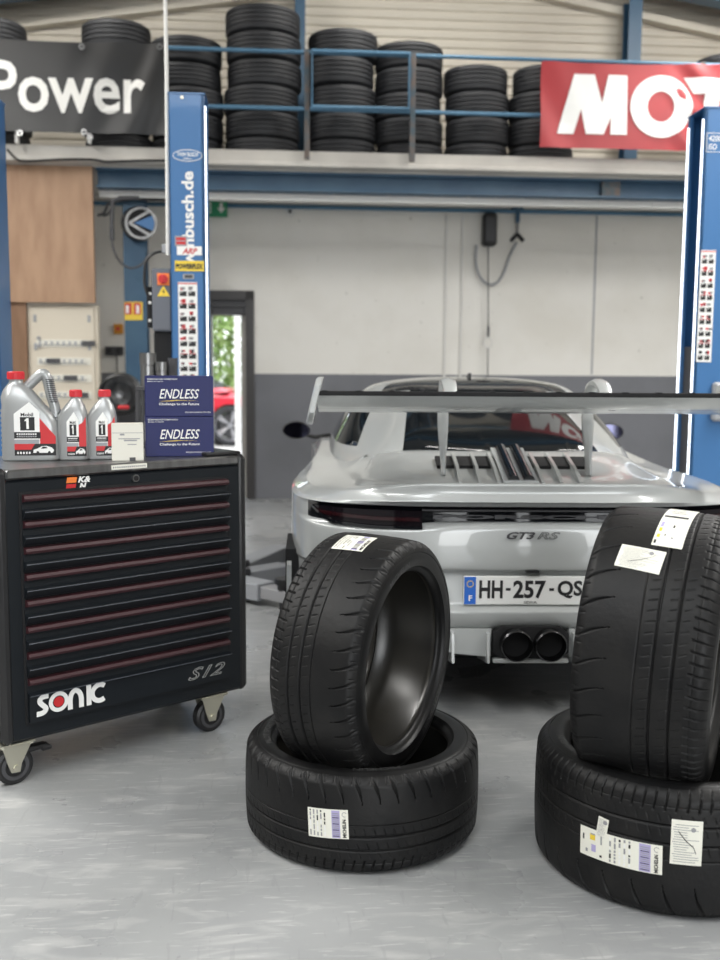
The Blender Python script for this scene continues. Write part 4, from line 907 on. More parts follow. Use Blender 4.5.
# ------------------------------------------------------------------ new tyres in the foreground
import numpy as np
def tyre_mesh(name, R, W, rim, nslash, nfine, NA=1080):
    H = W / 2; hw = H * .92
    z = np.linspace(-hw, hw, 120); crown = R - .006 * (np.abs(z / hw)) ** 2.4 - .010 * np.clip((np.abs(z / hw) - .86) / .14, 0, 1) ** 2
    def sw(s):
        return [(R - .024, s * (H * .965)), (R - .034, s * H * .985), (R - .036, s * H * .975), (R - .040, s * H * .992), (R - .060, s * H * 1.0), (R - .075, s * H * .985), (rim + .016, s * H * .93), (rim + .012, s * H * .90), (rim + .004, s * H * .87), (rim, s * H * .80)]
    inner = [(rim + .004, .72), (rim + .03, .82), (R - .045, .84), (R - .026, .70), (R - .016, .40), (R - .014, 0), (R - .016, -.40), (R - .026, -.70), (R - .045, -.84), (rim + .03, -.82), (rim + .004, -.72)]
    left = sw(-1)[::-1]; right = sw(1)
    rr = np.array([p[0] for p in left] + list(crown) + [p[0] for p in right] + [p[0] for p in inner])
    zz = np.array([p[1] for p in left] + list(z) + [p[1] for p in right] + [p[1] * H for p in inner])
    n0 = len(left); th = np.linspace(0, 2 * np.pi, NA, endpoint=False)
    U = (z / hw)[:, None]; T = th[None, :]
    def ring(u0, wd): return np.clip(1.5 - np.abs(U - u0) * hw / wd * 1.5, 0, 1) * np.ones_like(T)
    def slash(n, u0, u1, slope, curve, wmm, ph=0, taper=True):
        uu = (U - u0) / (u1 - u0); ins = (uu > 0) & (uu < 1)
        phase = (T * n / (2 * np.pi) + ph + slope * uu + curve * uu ** 2) % 1.0
        dist = np.minimum(phase, 1 - phase) * 2 * np.pi / n * R
        wdt = wmm * (np.clip(uu * 1.6, .25, 1) if taper else 1)
        return np.clip(1.4 - dist / wdt, 0, 1) * ins
    g = np.maximum.reduce([ring(-.50, .0045) * 1, ring(-.20, .0042) * 1, ring(.06, .0018) * .5, ring(-.80, .0010) * .3,
                           slash(nslash, .50, 1.02, .10, .35, .0034), slash(nslash * 2, .93, 1.02, .0, .0, .0016, .25, False) * .5,
                           slash(nfine, -1.02, -.72, -.3, 0, .0022, 0, False) * .8,
                           slash(nfine, -.47, -.33, .25, 0, .0011, .3, False) * .4, slash(nfine, -.17, -.02, .25, 0, .0011, .6, False) * .4, slash(nfine, -.68, -.56, .25, 0, .0011, .1, False) * .4])
    Rr = np.repeat(rr[:, None], NA, 1); Rr[n0:n0 + 120] -= .0058 * g
    # moulding ribs round the sidewall
    K = len(rr); V = np.stack([Rr * np.cos(T), Rr * np.sin(T), np.repeat(zz[:, None], NA, 1)], -1).reshape(-1, 3)
    i = np.arange(K)[:, None]; j = np.arange(NA)[None, :]
    a = i * NA + j; b = i * NA + (j + 1) % NA; c = ((i + 1) % K) * NA + (j + 1) % NA; d = ((i + 1) % K) * NA + j
    F = np.stack([a, b, c, d], -1).reshape(-1, 4)
    me = bpy.data.meshes.new(name); me.vertices.add(len(V)); me.vertices.foreach_set('co', V.astype(np.float32).ravel())
    me.loops.add(len(F) * 4); me.loops.foreach_set('vertex_index', F.astype(np.int32).ravel())
    me.polygons.add(len(F)); me.polygons.foreach_set('loop_start', np.arange(0, len(F) * 4, 4, dtype=np.int32))
    mi = np.zeros((K, NA), np.int32); mi[:n0 - 1] = 1; mi[n0 + 120:n0 + 120 + 9] = 1; mi[n0 + 120 + 9:] = 2
    me.polygons.foreach_set('material_index', mi.ravel()); me.update(calc_edges=True)
    me.polygons.foreach_set('use_smooth', [True] * len(F))
    for m in (m_rubber, m_rubber2, m_liner): me.materials.append(m)
    me.validate(); me.set_sharp_from_angle(angle=math.radians(50))
    return me
def wrap(R, W, th0, z0, rot=0.0, lift=.0012):
    """map flat sticker coordinates (u round the tyre, v along the axis) on to the tread"""
    c_, s_ = math.cos(rot), math.sin(rot)
    def f(u, v):
        a, b = u * c_ - v * s_, u * s_ + v * c_; t = th0 + a / R; z = z0 + b; hw = W / 2 * .92; r = R - .006 * min(1, abs(z / hw)) ** 2.4 + lift
        return (r * math.cos(t), r * math.sin(t), z)
    return f
def patch(mb, mp, u0, v0, u1, v1, mi=0, nu=1, nv=1):
    for i in range(nu):
        for j in range(nv):
            a, b = u0 + (u1 - u0) * i / nu, u0 + (u1 - u0) * (i + 1) / nu; c_, d = v0 + (v1 - v0) * j / nv, v0 + (v1 - v0) * (j + 1) / nv
            mb.add([mp(a, c_), mp(b, c_), mp(b, d), mp(a, d)], [(0, 1, 2, 3)], mi)
SM = [m_paper, m_pgrey, m_ppur, m_pblack, m_pyel, m_pwhite]
def spec_sticker(t, R, W, th0, z0, L_, H_, kind, rot=0, seed=1):
    """printed paper label stuck on the tread; kind: brand, energy, inspection"""
    f0 = wrap(R, W, th0, z0, rot, .0014); f1 = wrap(R, W, th0, z0, rot, .0019); f2 = wrap(R, W, th0, z0, rot, .0023); mb = MB(); q = random.Random(seed)
    patch(mb, f0, 0, 0, L_, H_, 0, 16, 5)
    if kind in ('brand', 'long'):
        s = 0 if kind == 'brand' else L_ * .36
        for c_ in range(5):
            u = s + (L_ - s) * (.05 + .09 * c_); v = H_ * .06
            while v < H_ * .9:
                h = q.uniform(.004, .016); patch(mb, f1, u, v, u + (L_ - s) * .035, min(v + h, H_ * .95), q.choice((1, 1, 5, 3)) if c_ != 1 else 1); v += h + .003
        patch(mb, f1, s + (L_ - s) * .60, H_ * .03, s + (L_ - s) * .80, H_ * .97, 2, 3, 2)
        for k in range(12): patch(mb, f2, s + (L_ - s) * .62, H_ * (.08 + .07 * k), s + (L_ - s) * .78, H_ * (.11 + .07 * k), 1 if k % 3 else 3)
        x = s + (L_ - s) * .86
        mb.text('MICHELIN', lambda u, v: f2(x + .010 - v, H_ * .05 + u), H_ * .62, .010, mi=3, bold=.03)
        for k in range(9):
            a, b = 2 * math.pi * k / 12 + .5, 2 * math.pi * (k + 1) / 12 + .5; cx, cy = x + .006, H_ * .84
            mb.add([f2(cx + .007 * math.cos(a), cy + .007 * math.sin(a)), f2(cx + .007 * math.cos(b), cy + .007 * math.sin(b)), f2(cx + .0055 * math.cos(b), cy + .0055 * math.sin(b)), f2(cx + .0055 * math.cos(a), cy + .0055 * math.sin(a))], [(0, 1, 2, 3)], 1)
        if kind == 'long':
            for (u, v, w_, h, mi) in ((.04, .55, .02, .2, 3), (.08, .15, .03, .12, 1), (.14, .62, .07, .22, 4), (.15, .80, .06, .05, 1), (.16, .22, .06, .25, 2), (.27, .1, .03, .08, 3), (.28, .55, .02, .3, 1)):
                patch(mb, f1, L_ * u, H_ * v, L_ * (u + w_), H_ * (v + h), mi)
    elif kind == 'energy':
        for (u, v, w_, h, mi) in ((.08, .12, .10, .16, 4), (.08, .30, .10, .10, 2), (.06, .52, .8, .05, 3), (.25, .40, .02, .35, 1), (.32, .15, .03, .03, 3), (.5, .3, .06, .05, 3), (.55, .12, .08, .02, 1), (.2, .66, .6, .02, 1), (.15, .72, .5, .02, 1), (.2, .80, .65, .015, 1), (.1, .88, .5, .015, 1), (.05, .03, .07, .05, 3)):
            patch(mb, f1, L_ * v, H_ * u, L_ * (v + h), H_ * (u + w_), mi)
    else:
        for k in range(16):
            v = H_ * (.06 + .055 * k); a = q.uniform(.05, .12); patch(mb, f1, L_ * a, v, L_ * q.uniform(.45, .93), v + H_ * .014, 1, 3)
        for k in range(10):
            a, b = 2 * math.pi * k / 10, 2 * math.pi * (k + 1) / 10; cx, cy = L_ * .70, H_ * .80
            mb.add([f2(cx, cy), f2(cx + .006 * math.cos(a), cy + .006 * math.sin(a)), f2(cx + .006 * math.cos(b), cy + .006 * math.sin(b))], [(0, 1, 2)], 1)
        P = [(.25, .25), (.5, .42), (.72, .62), (.80, .74)] if kind == 'inspection' else [(.22, .74), (.45, .55), (.72, .40), (.8, .26)]
        for (a, b), (c_, d) in zip(P, P[1:]): mb.add([f2(L_ * a, H_ * b), f2(L_ * c_, H_ * d), f2(L_ * c_ + .001, H_ * d + .0018), f2(L_ * a + .001, H_ * b + .0018)], [(0, 1, 2, 3)], 3)
    o = mb.build('sticker', SM, t); o['label'] = 'white printed paper sticker'; return o
def side_text(t, R, H, s, body, th0, h=.017, r=None):
    r = r or R - .062; mb = MB(); V, F = glyphs(body, .02, 0, 0); x1 = max(v[0] for v in V); y1 = max(v[1] for v in V); k = h / y1 * 1.25
    def mp(u, v): a = th0 - s * u / r; q = r - h / 2 + v; return (q * math.cos(a), q * math.sin(a), s * (H * 1.0 + .0012))
    mb.add([mp(v[0] * k, v[1] * h / y1) for v in V], F); o = mb.build('sidewall_lettering', m_rubmark, t); return o
m_rubmark = mat('rubber_lettering', (.045, .045, .045), .45)
FR, FW = .350, .277; RR, RW = .367, .340
me_f = tyre_mesh('front_tyre', FR, FW, .256, 44, 80); me_r = tyre_mesh('rear_tyre', RR, RW, .269, 30, 84)
def tyre(me, label, loc, axis=None, spin=0.0, flip=False):
    o = bpy.data.objects.new('tyre', me); COL.objects.link(o); o.location = loc
    if axis is None: M_ = Matrix.Rotation(spin, 4, 'Z') @ (Matrix.Rotation(math.pi, 4, 'X') if flip else Matrix.Identity(4))
    else:
        z = Vector(axis).normalized(); z = -z if flip else z; x = Vector((0, 0, 1)); x = (x - z * x.dot(z)).normalized(); y = z.cross(x)
        M_ = Matrix((x, y, z)).transposed().to_4x4() @ Matrix.Rotation(spin, 4, 'Z')
    o.rotation_euler = M_.to_euler(); tag(o, label, 'tyre', 'new sports tyres in the foreground'); return o
LC = Vector((.012, 2.905, 0))
t1 = tyre(me_f, 'black sports tyre lying flat on the floor, lower of the left pair', LC + Vector((0, 0, FW / 2)), None, 0)
ax_l = Vector((.885, -.46, -.03))
t2 = tyre(me_f, 'black sports tyre standing upright on the left tyre, hole facing right', LC + Vector((.012, .0, .524)), ax_l, 0)
RC = Vector((.872, 2.705, 0))
t3 = tyre(me_r, 'wide black sports tyre lying flat on the floor, lower of the right pair', RC + Vector((0, 0, RW / 2)), None, 0, True)
ax_r = Vector((.90, -.42, -.05))
t4 = tyre(me_r, 'wide black sports tyre standing upright on the right tyre, cut by the photo edge', RC + Vector((-.045, -.03, .622)), ax_r, 0, True)
bpy.context.view_layer.update()
def hit(o, px, py, R):     # angle and axial position where a pixel meets the tread cylinder of a tyre
    Mi = o.matrix_world.inverted(); c_ = Mi @ Vector((0, 0, CAMZ)); d = Mi.to_3x3() @ ray(px, py)
    A = d.x ** 2 + d.y ** 2; Bq = 2 * (c_.x * d.x + c_.y * d.y); C = c_.x ** 2 + c_.y ** 2 - R * R; D_ = Bq * Bq - 4 * A * C
    if D_ < 0: print('MISS', o.name, px, py); D_ = 0
    k = (-Bq - math.sqrt(D_)) / (2 * A); p = c_ + d * k; return math.atan2(p.y, p.x), p.z
def stick(o, R, W, p00, p10, p01, kind, seed=1):
    """sticker whose u axis runs p00->p10 and v axis p00->p01 (picture points on the tread)"""
    a = hit(o, *p00, R); b = hit(o, *p10, R); c_ = hit(o, *p01, R)
    def dl(q): da = (q[0] - a[0] + math.pi) % (2 * math.pi) - math.pi; return Vector((da * R, q[1] - a[1]))
    U_, V_ = dl(b), dl(c_); L_, H_ = U_.length, V_.length; Uu = U_.normalized(); Vv = V_.normalized()
    hand = Uu.x * Vv.y - Uu.y * Vv.x; Vv = Vector((-Uu.y, Uu.x)) * (1 if hand > 0 else -1)
    global wrap
    old = wrap
    def w2(R_, W_, th0, z0, rot, lift):
        g = old(R_, W_, a[0], a[1], 0, lift); return lambda u, v: g(Uu.x * u + Vv.x * v, Uu.y * u + Vv.y * v)
    wrap = w2; s_ = spec_sticker(o, R, W, 0, 0, L_, H_, kind, 0, seed); wrap = old; return s_
stick(t1, FR, FW, (309, 835.5), (349, 839), (310, 807), 'brand', 2)
stick(t2, FR, FW, (331, 548.5), (362, 552), (343, 534.5), 'brand', 3)
stick(t3, RR, RW, (580.5, 852), (662, 875), (581, 824), 'long', 4)
stick(t3, RR, RW, (596, 835), (606, 840), (600, 816), 'inspection', 6)
stick(t3, RR, RW, (669.5, 863), (701, 866), (671.5, 819), 'check', 5)
stick(t4, RR, RW, (614, 565), (659, 575), (623, 544), 'inspection', 7)
stick(t4, RR, RW, (651, 545), (672, 508), (682, 549), 'energy', 8)
for o, H, s, body, th, R in ((t3, RW / 2, -1, 'MICHELIN', 2.75, RR), (t1, FW / 2, 1, 'MICHELIN', -1.2, FR), (t2, FW / 2, 1, 'MICHELIN', .55, FR), (t2, FW / 2, 1, 'PILOT SPORT', -2.1, FR), (t1, FW / 2, 1, 'PILOT SPORT CUP 2', 3.5, FR)):
    side_text(o, R, H, s, body, th)
# ------------------------------------------------------------------ the sports car
CY0, CX0, CYAW = 3.73, .658, math.radians(1.1)
def subsurf(verts, faces, mis, lv, mirror=True):
    me = bpy.data.meshes.new('cage'); me.from_pydata(verts, [], faces); me.polygons.foreach_set('material_index', mis)
    o = bpy.data.objects.new('cage', me); COL.objects.link(o)
    for i in range(12): me.materials.append(m_silver)
    if mirror:
        md = o.modifiers.new('m', 'MIRROR'); md.use_axis[0] = True; md.use_clip = True; md.merge_threshold = .002
    md = o.modifiers.new('s', 'SUBSURF'); md.levels = lv; md.render_levels = lv
    bpy.context.view_layer.update(); ev = o.evaluated_get(bpy.context.evaluated_depsgraph_get()); m2 = bpy.data.meshes.new_from_object(ev)
    V = [tuple(v.co) for v in m2.vertices]; F = [tuple(p.vertices) for p in m2.polygons]; M_ = [p.material_index for p in m2.polygons]
    bpy.data.objects.remove(o); bpy.data.meshes.remove(me); bpy.data.meshes.remove(m2); return V, F, M_
cols = [(0, .0), (.30, .004), (.42, .010), (.58, .035), (.76, .10), (.87, .20), (.925, .36), (.95, .62), (.952, .95), (.935, 1.3), (.885, 1.9), (.90, 2.7), (.945, 3.2), (.94, 3.6), (.82, 4.1), (.55, 4.42), (0, 4.53)]
NC = len(cols)
def smooth01(a, b, x): t = max(0, min(1, (x - a) / (b - a))); return t * t * (3 - 2 * t)
def rowpt(c, z, yo=0, xs=1.0, front=None):
    x, y = cols[c]
    f = smooth01(3.9, 4.5, y); k = 1 - smooth01(.3, .9, y)
    return (x * xs, y + yo * k - yo * f * .6, z)
RWS = []
def add_row(fn): RWS.append([fn(c) for c in range(NC)])
def side_z(z, c):  # squash heights at the nose
    y = cols[c][1]; f = smooth01(3.3, 4.53, y); return z if z < .45 else z - (z - .45) * f * .62
def R_(z, yo, xs=1.0, cz=None):
    def fn(c):
        zz = cz(c, z) if cz else z
        return rowpt(c, side_z(zz, c), yo, xs if cols[c][0] > .5 or 1 else 1)
    add_row(fn)
R_(.20, .55, .80); R_(.205, .30, .93); R_(.27, .16, .975)
R_(.36, .05, .99); R_(.385, .012); R_(.435, -.002); R_(.445, .0); R_(.452, .012, 1)
R_(.46, .028); R_(.47, .030 , 1); R_(.585, .034, 1); R_(.596, .031); R_(.602, .006); R_(.610, .002, 1); R_(.68, .0, 1); R_(.735, .006, 1)
low = lambda c, z: z - (.028 if 2 <= c <= 5 else 0)
def groove(z, dep, dz=None):
    def fn(c):
        d = dep if c <= 5 else 0
        zz = z + (dz(c) if dz else 0); x, y = rowpt(c, side_z(zz, c), .010)[:2]
        return (x * (1 if c < 6 else .998), y + d, side_z(zz, c))
    add_row(fn)
GI = len(RWS) + 1
dl = lambda c: -.026 if 2 <= c <= 5 else 0
groove(.782, 0, dl); groove(.786, .035, dl); groove(.838, .035); groove(.842, .0)
def top_row(zc, zs, yc, ys, xs_side, lip=False):
    """centre columns 0..4 follow (yc, zc), side columns move in to xs_side at height zs"""
    def fn(c):
        x, y = cols[c]
        if c <= 2: return (x, yc + y * .6, zc)
        if c == 3: k = .35; return (x * .96, (yc + y * .6) * (1 - k) + (y + ys) * k, zc * (1 - k) + zs * k)
        if c == 4: return (x * (.4 + .6 * xs_side) , y + ys, zs)
        f = smooth01(3.0, 4.4, y); xx = x * xs_side; h = zs
        if y > 1.3: h = zs + (.93 - zs) * smooth01(1.3, 2.0, y) * (1 if y < 3 else 0) if zs > .86 else zs
        if y > 3.0: h = min(zs, .87) - (zs - .45) * f * .45
        yy = y + ys * (1 - smooth01(.3, 1.0, y)) - f * (1 - xs_side) * 1.6
        return (xx, yy, h)
    add_row(fn)
top_row(.860, .848, -.006, .015, .99, True)
top_row(.866, .854, -.034, .025, .985, True)
top_row(.871, .857, -.035, .03, .98, True)
top_row(.900, .868, -.012, .05, .96, True)
top_row(.931, .878, -.023, .075, .935, True)
top_row(.936, .881, -.018, .08, .93, True)
top_row(.940, .889, -.002, .12, .89, True)
top_row(.925, .895, .04, .18, .84)
top_row(.898, .900, .14, .25, .78)
top_row(.893, .905, .28, .40, .73)
top_row(.945, .925, .48, .56, .69)
top_row(.998, .955, .66, .76, .64)
top_row(1.0, .96, .80, .9, .6)
def fn(c):
    x, y = cols[c]; yy = min(max(y, 1.4), 3.3) if c > 3 else 1.4
    return (x * .45, yy if c > 3 else 1.4, .93)
add_row(fn)
# body cage
V = [p for r in RWS for p in r]; F = []; MI = []
for i in range(len(RWS) - 1):
    for c in range(NC - 1):
        a = i * NC + c; F.append((a, a + 1, a + 1 + NC, a + NC))
        MI.append(1 if (i in (GI, GI + 1) and c < 5) else (2 if i < 2 else 0))
V, F, MI = subsurf(V, F, MI, 3)
WR = .36; AX = (.86, 3.31); WX = .80
keepF, keepM = [], []
for f, m in zip(F, MI):
    cx = sum(V[i][0] for i in f) / len(f); cy = sum(V[i][1] for i in f) / len(f); cz = sum(V[i][2] for i in f) / len(f)
    if abs(cx) > .60 and cz < .74 and any((cy - a) ** 2 + (cz - .35) ** 2 < .375 ** 2 for a in AX): continue
    keepF.append(f); keepM.append(m)
body_data = (V, keepF, keepM)
# greenhouse cage: rows base -> roof
G = [
 [(0, .72, 1.0), (.28, .73, .998), (.47, .77, .990), (.56, .86, .965), (.68, 1.10, .93), (.775, 1.42, .925), (.80, 1.9, .935), (.805, 2.6, .94), (.72, 3.12, .95), (.4, 3.36, .95), (0, 3.42, .95)],
 [(0, .78, 1.022), (.27, .79, 1.02), (.46, .84, 1.01), (.545, .94, .99), (.655, 1.16, .965), (.758, 1.46, .96), (.785, 1.92, .965), (.79, 2.58, .97), (.70, 3.06, .975), (.39, 3.28, .975), (0, 3.34, .975)],
 [(0, 1.22, 1.15), (.25, 1.23, 1.148), (.42, 1.27, 1.14), (.50, 1.38, 1.115), (.60, 1.50, 1.10), (.685, 1.66, 1.10), (.715, 1.98, 1.12), (.715, 2.45, 1.12), (.63, 2.80, 1.13), (.36, 3.0, 1.14), (0, 3.05, 1.14)],
 [(0, 1.66, 1.262), (.23, 1.665, 1.262), (.37, 1.69, 1.258), (.44, 1.73, 1.25), (.51, 1.80, 1.24), (.575, 1.88, 1.235), (.60, 2.05, 1.24), (.595, 2.30, 1.24), (.53, 2.52, 1.245), (.31, 2.66, 1.255), (0, 2.70, 1.26)],
 [(0, 1.78, 1.29), (.22, 1.785, 1.29), (.35, 1.80, 1.288), (.41, 1.83, 1.285), (.47, 1.89, 1.28), (.51, 1.95, 1.278), (.52, 2.06, 1.28), (.52, 2.25, 1.278), (.47, 2.42, 1.278), (.28, 2.54, 1.28), (0, 2.58, 1.282)],
 [(0, 2.0, 1.312), (.12, 2.0, 1.312), (.20, 2.0, 1.311), (.24, 2.01, 1.31), (.27, 2.04, 1.309), (.28, 2.07, 1.309), (.28, 2.12, 1.309), (.28, 2.18, 1.309), (.25, 2.26, 1.308), (.14, 2.3, 1.308), (0, 2.32, 1.308)],
 [(0, 2.15, 1.313), (.02, 2.15, 1.313), (.03, 2.15, 1.313), (.03, 2.15, 1.313), (.03, 2.15, 1.313), (.03, 2.15, 1.313), (.03, 2.15, 1.313), (.03, 2.15, 1.313), (.03, 2.15, 1.313), (.02, 2.16, 1.313), (0, 2.17, 1.313)]]
for r in G[:1]:
    for k in range(2, 9): r[k] = (r[k][0] * 1.02, r[k][1], r[k][2] - .05)
NG = 11; GV = [p for r in G for p in r]; GF = []; GM = []
for i in range(len(G) - 1):
    for c in range(NG - 1):
        a = i * NG + c; GF.append((a, a + 1, a + 1 + NG, a + NG))
        m = 0
        if i in (0, 1, 2) and c < 2: m = 1
        if i in (1, 2) and 4 <= c < 7: m = 2
        if i in (1, 2) and c >= 8: m = 1
        if i == 1 and c == 4: m = 2
        if i >= 3 and not (4 <= c <= 5 and i == 3): m = 3
        GM.append(m)
ghouse = subsurf(GV, GF, GM, 3)
def part_from(name, data, sel, mats, parent, thick=0):
    V, F, M_ = data; mb = MB(); idx = {}; vs = []; fs = []; ms = []
    for f, m in zip(F, M_):
        if m not in sel: continue
        ff = []
        for i in f:
            if i not in idx: idx[i] = len(vs); vs.append(V[i])
            ff.append(idx[i])
        fs.append(tuple(ff)); ms.append(sel.index(m))
    mb.v = vs; mb.f = fs; mb.m = ms; return mb.build(name, mats, parent, 89)
def wheel_parts(car, x, y, r, w_, sgn, paint):
    t = bpy.data.objects.new('wheel', None); COL.objects.link(t); t.parent = car; t.location = (x, y, r)
    mb = MB(); h = w_ / 2; pr = [(r - .09, -h * .85), (r - .06, -h), (r - .02, -h * .95), (r, -h * .8), (r, h * .8), (r - .02, h * .95), (r - .06, h), (r - .09, h * .85), (r - .09, -h * .85)]
    mb.lathe(pr, (0, 0, 0), 'X', 64); mb.build('tyre', m_rubfar, t, True)
    mb = MB(); mb.lathe([(r - .09, -h * .8), (r - .11, -h * .6), (r - .12, 0), (r - .11, h * .6), (r - .09, h * .8)], (0, 0, 0), 'X', 48)
    mb.lathe([(0, sgn * h * .55), (.035, sgn * h * .6), (.045, sgn * h * .4), (.05, 0), (0, 0)], (0, 0, 0), 'X', 24)
    for k in range(5):
        a = 2 * math.pi * k / 5
        for s_ in (-.16, -.08, .08, .16):
            p0 = (sgn * h * .5, .04 * math.cos(a), .04 * math.sin(a)); p1 = (sgn * h * .62, (r - .1) * math.cos(a + s_), (r - .1) * math.sin(a + s_)); mb.tube([p0, p1], [.013, .011], 6)
    mb.build('rim', m_rim, t, True)
    mb = MB(); mb.cyl((sgn * h * .05, 0, 0), (sgn * h * .15, 0, 0), r - .15, n=40); mb.build('brake_disc', m_darkgrey, t, True)
    return t
def make_car(name, label, loc, rz_, paint, rs=True):
    car = thing(name, label, 'car', loc, rz_)
    part_from('body', body_data, [0, 1, 2], [paint, m_gloss, m_blkm], car)
    part_from('roof_frame', ghouse, [0], [paint], car); part_from('glazing', ghouse, [1, 2], [m_glass, m_glass], car); part_from('roof_panel', ghouse, [3], [m_carbon if rs else paint], car)
    mb = MB(); mb.box((-.60, .35, .16), (.60, 4.2, .21)); 
    for a in AX:
        for s_ in (-1, 1): mb.lathe([(.40, .56), (.40, .74)], (0, a, .35), 'X', 40) if s_ > 0 else mb.lathe([(.40, -.56), (.40, -.74)], (0, a, .35), 'X', 40)
    mb.build('underbody', m_blkm, car)
    for a in AX:
        for s_ in (-1, 1): wheel_parts(car, s_ * WX, a, .352, .27, s_, paint)
    for s_ in (-1, 1):
        m = bpy.data.objects.new('door_mirror', None); COL.objects.link(m); m.parent = car
        mb = MB(); loftY = []
        for k, (yy, sw_, sh) in enumerate(((2.74, .92, .9), (2.76, 1, 1), (2.82, .9, .9), (2.88, .5, .55), (2.90, .1, .1))):
            n = 20; loftY.append([(s_ * (1.015 + .095 * sw_ * math.cos(q) * (1 if math.cos(q) * 1 > 0 else .85)), yy, .955 + .058 * sh * math.sin(q)) for q in [2 * math.pi * i / n for i in range(n)]])
        vs = [p for r in loftY for p in r]; n = 20
        fs = [(i * n + j, i * n + (j + 1) % n, (i + 1) * n + (j + 1) % n, (i + 1) * n + j) for i in range(4) for j in range(n)] + [tuple(range(4 * n, 5 * n))]
        mb.add(vs, fs); mb.build('housing', m_blk, m, True)
        mb = MB(); mb.add([(s_ * (1.015 + .086 * math.cos(q)), 2.745, .955 + .049 * math.sin(q)) for q in [2 * math.pi * i / 24 for i in range(24)]], [tuple(range(24))]); mb.build('mirror_glass', m_mirror, m)
        mb = MB(); mb.tube([(s_ * .80, 2.86, .92), (s_ * .90, 2.84, .905), (s_ * .98, 2.82, .925)], .012, 8); mb.build('arm', m_blk, m, True)
    return car
car = make_car('sports_car', 'silver sports car with tall rear wing seen from behind', (CX0, CY0, 0), CYAW, m_silver)
def lid_z(y): return .893 + (y - .28) * .28
# rear wing
wing = bpy.data.objects.new('rear_wing', None); COL.objects.link(wing); wing.parent = car
def foil(mb, pts_fn, xs, mi=0):
    V = []; n = None
    for x in xs: P = pts_fn(x); n = len(P); V += [(x, p[0], p[1]) for p in P]
    F = [(i * n + j, i * n + (j + 1) % n, (i + 1) * n + (j + 1) % n, (i + 1) * n + j) for i in range(len(xs) - 1) for j in range(n)]
    F += [tuple(range(n)), tuple(range(len(xs) * n - 1, (len(xs) - 1) * n - 1, -1))]; mb.add(V, F, mi)
def foil_sec(y0, z0, y1, z1, th, camber, n=14):
    """closed section from trailing edge (y0,z0) to leading edge (y1,z1)"""
    up, dn = [], []
    d = Vector((y1 - y0, z1 - z0)); nn = Vector((-d.y, d.x)).normalized()
    for k in range(n + 1):
        u = k / n; t = th * 2.4 * math.sqrt(max(1 - u, 0)) * (u ** .9) * .9 + .0015; c = camber * math.sin(math.pi * u)
        p = Vector((y0, z0)) + d * u; up.append(tuple(p + nn * (t / 2 + c))); dn.append(tuple(p + nn * (-t / 2 + c)))
    return up + dn[::-1]
xs = [-.818 + 1.636 * i / 24 for i in range(25)]
dip = lambda x: -.010 * (1 - min(1, (abs(x) / .5)) ** 2) * 0
mb = MB(); foil(mb, lambda x: foil_sec(.10, 1.222 + dip(x), .40, 1.205 + dip(x), .030, -.012), xs); mb.build('main_plane', m_silver, wing, True)
mb = MB(); foil(mb, lambda x: foil_sec(-.035, 1.264, .125, 1.212, .020, -.008), xs); mb.build('flap', m_silver, wing, True)
mb = MB(); mb.box((-.818, -.046, 1.262), (.818, -.026, 1.279), bev=.003)
for i in range(14): mb.box((-.80 + i * .123, -.047, 1.276), (-.78 + i * .123, -.028, 1.281))
mb.build('trailing_lip', m_blkm, wing)
for s_ in (-1, 1):
    mb = MB(); P = [(-.06, 1.20), (-.05, 1.30), (-.02, 1.325), (.18, 1.328), (.36, 1.30), (.42, 1.24), (.40, 1.18), (.28, 1.155), (.05, 1.15), (-.03, 1.165)]
    V = []; n = len(P); T_ = []
    for x, sc in ((.816, .96), (.820, 1), (.836, 1), (.842, .95)):
        V += [(s_ * (x - .020 * ((p[1] - 1.24) / .09)), .18 + (p[0] - .18) * sc, 1.24 + (p[1] - 1.24) * sc) for p in P]
    F = [(i * n + j, i * n + (j + 1) % n, (i + 1) * n + (j + 1) % n, (i + 1) * n + j) for i in range(3) for j in range(n)] + [tuple(range(n)), tuple(range(4 * n - 1, 3 * n - 1, -1))]
    mb.add(V, F); mb.build('end_plate', m_silver, wing, 40)
    # swan-neck support
    mb = MB(); path = [(.42, lid_z(.42) - .01, .085), (.43, 1.0, .070), (.46, 1.12, .058), (.475, 1.22, .050), (.41, 1.285, .044), (.32, 1.312, .036), (.23, 1.300, .032), (.18, 1.265, .030), (.165, 1.225, .028)]
    Pp = [Vector(p) for p in path]
    for _ in range(2):
        Q = [Pp[0]]
        for i in range(len(Pp) - 1): Q += [Pp[i] * .75 + Pp[i + 1] * .25, Pp[i] * .25 + Pp[i + 1] * .75]
        Pp = Q + [Pp[-1]]
    V = []; F = []
    for i, p in enumerate(Pp):
        a = Pp[max(i - 1, 0)]; b = Pp[min(i + 1, len(Pp) - 1)]; t = Vector((b.x - a.x, b.y - a.y)).normalized(); nn = Vector((-t.y, t.x)); hwid = p.z / 2
        f_ = smooth01(1.24, 1.31, p.y); tx = .010 + .012 * smooth01(.95, 1.15, p.y) + .006 * f_ 
        for (q, e) in ((1, -.4), (.5, -1), (-.5, -1), (-1, -.4), (-1, .4), (-.5, 1), (.5, 1), (1, .4)):
            V.append((s_ * .300 + tx * e + s_ * .004, p.x + nn.x * hwid * q, p.y + nn.y * hwid * q))
    for i in range(len(Pp) - 1): F += [(i * 8 + j, i * 8 + (j + 1) % 8, (i + 1) * 8 + (j + 1) % 8, (i + 1) * 8 + j) for j in range(8)]
    F += [tuple(range(8)), tuple(range(len(Pp) * 8 - 1, len(Pp) * 8 - 9, -1))]
    mb.add(V, F); mb.build('support', m_silver, wing, 60)
    mb = MB(); mb.box((s_ * .30 - .016 + .02, .14, 1.205), (s_ * .30 + .016 + .02, .22, 1.245), bev=.004); mb.build('hinge', m_blk, wing)
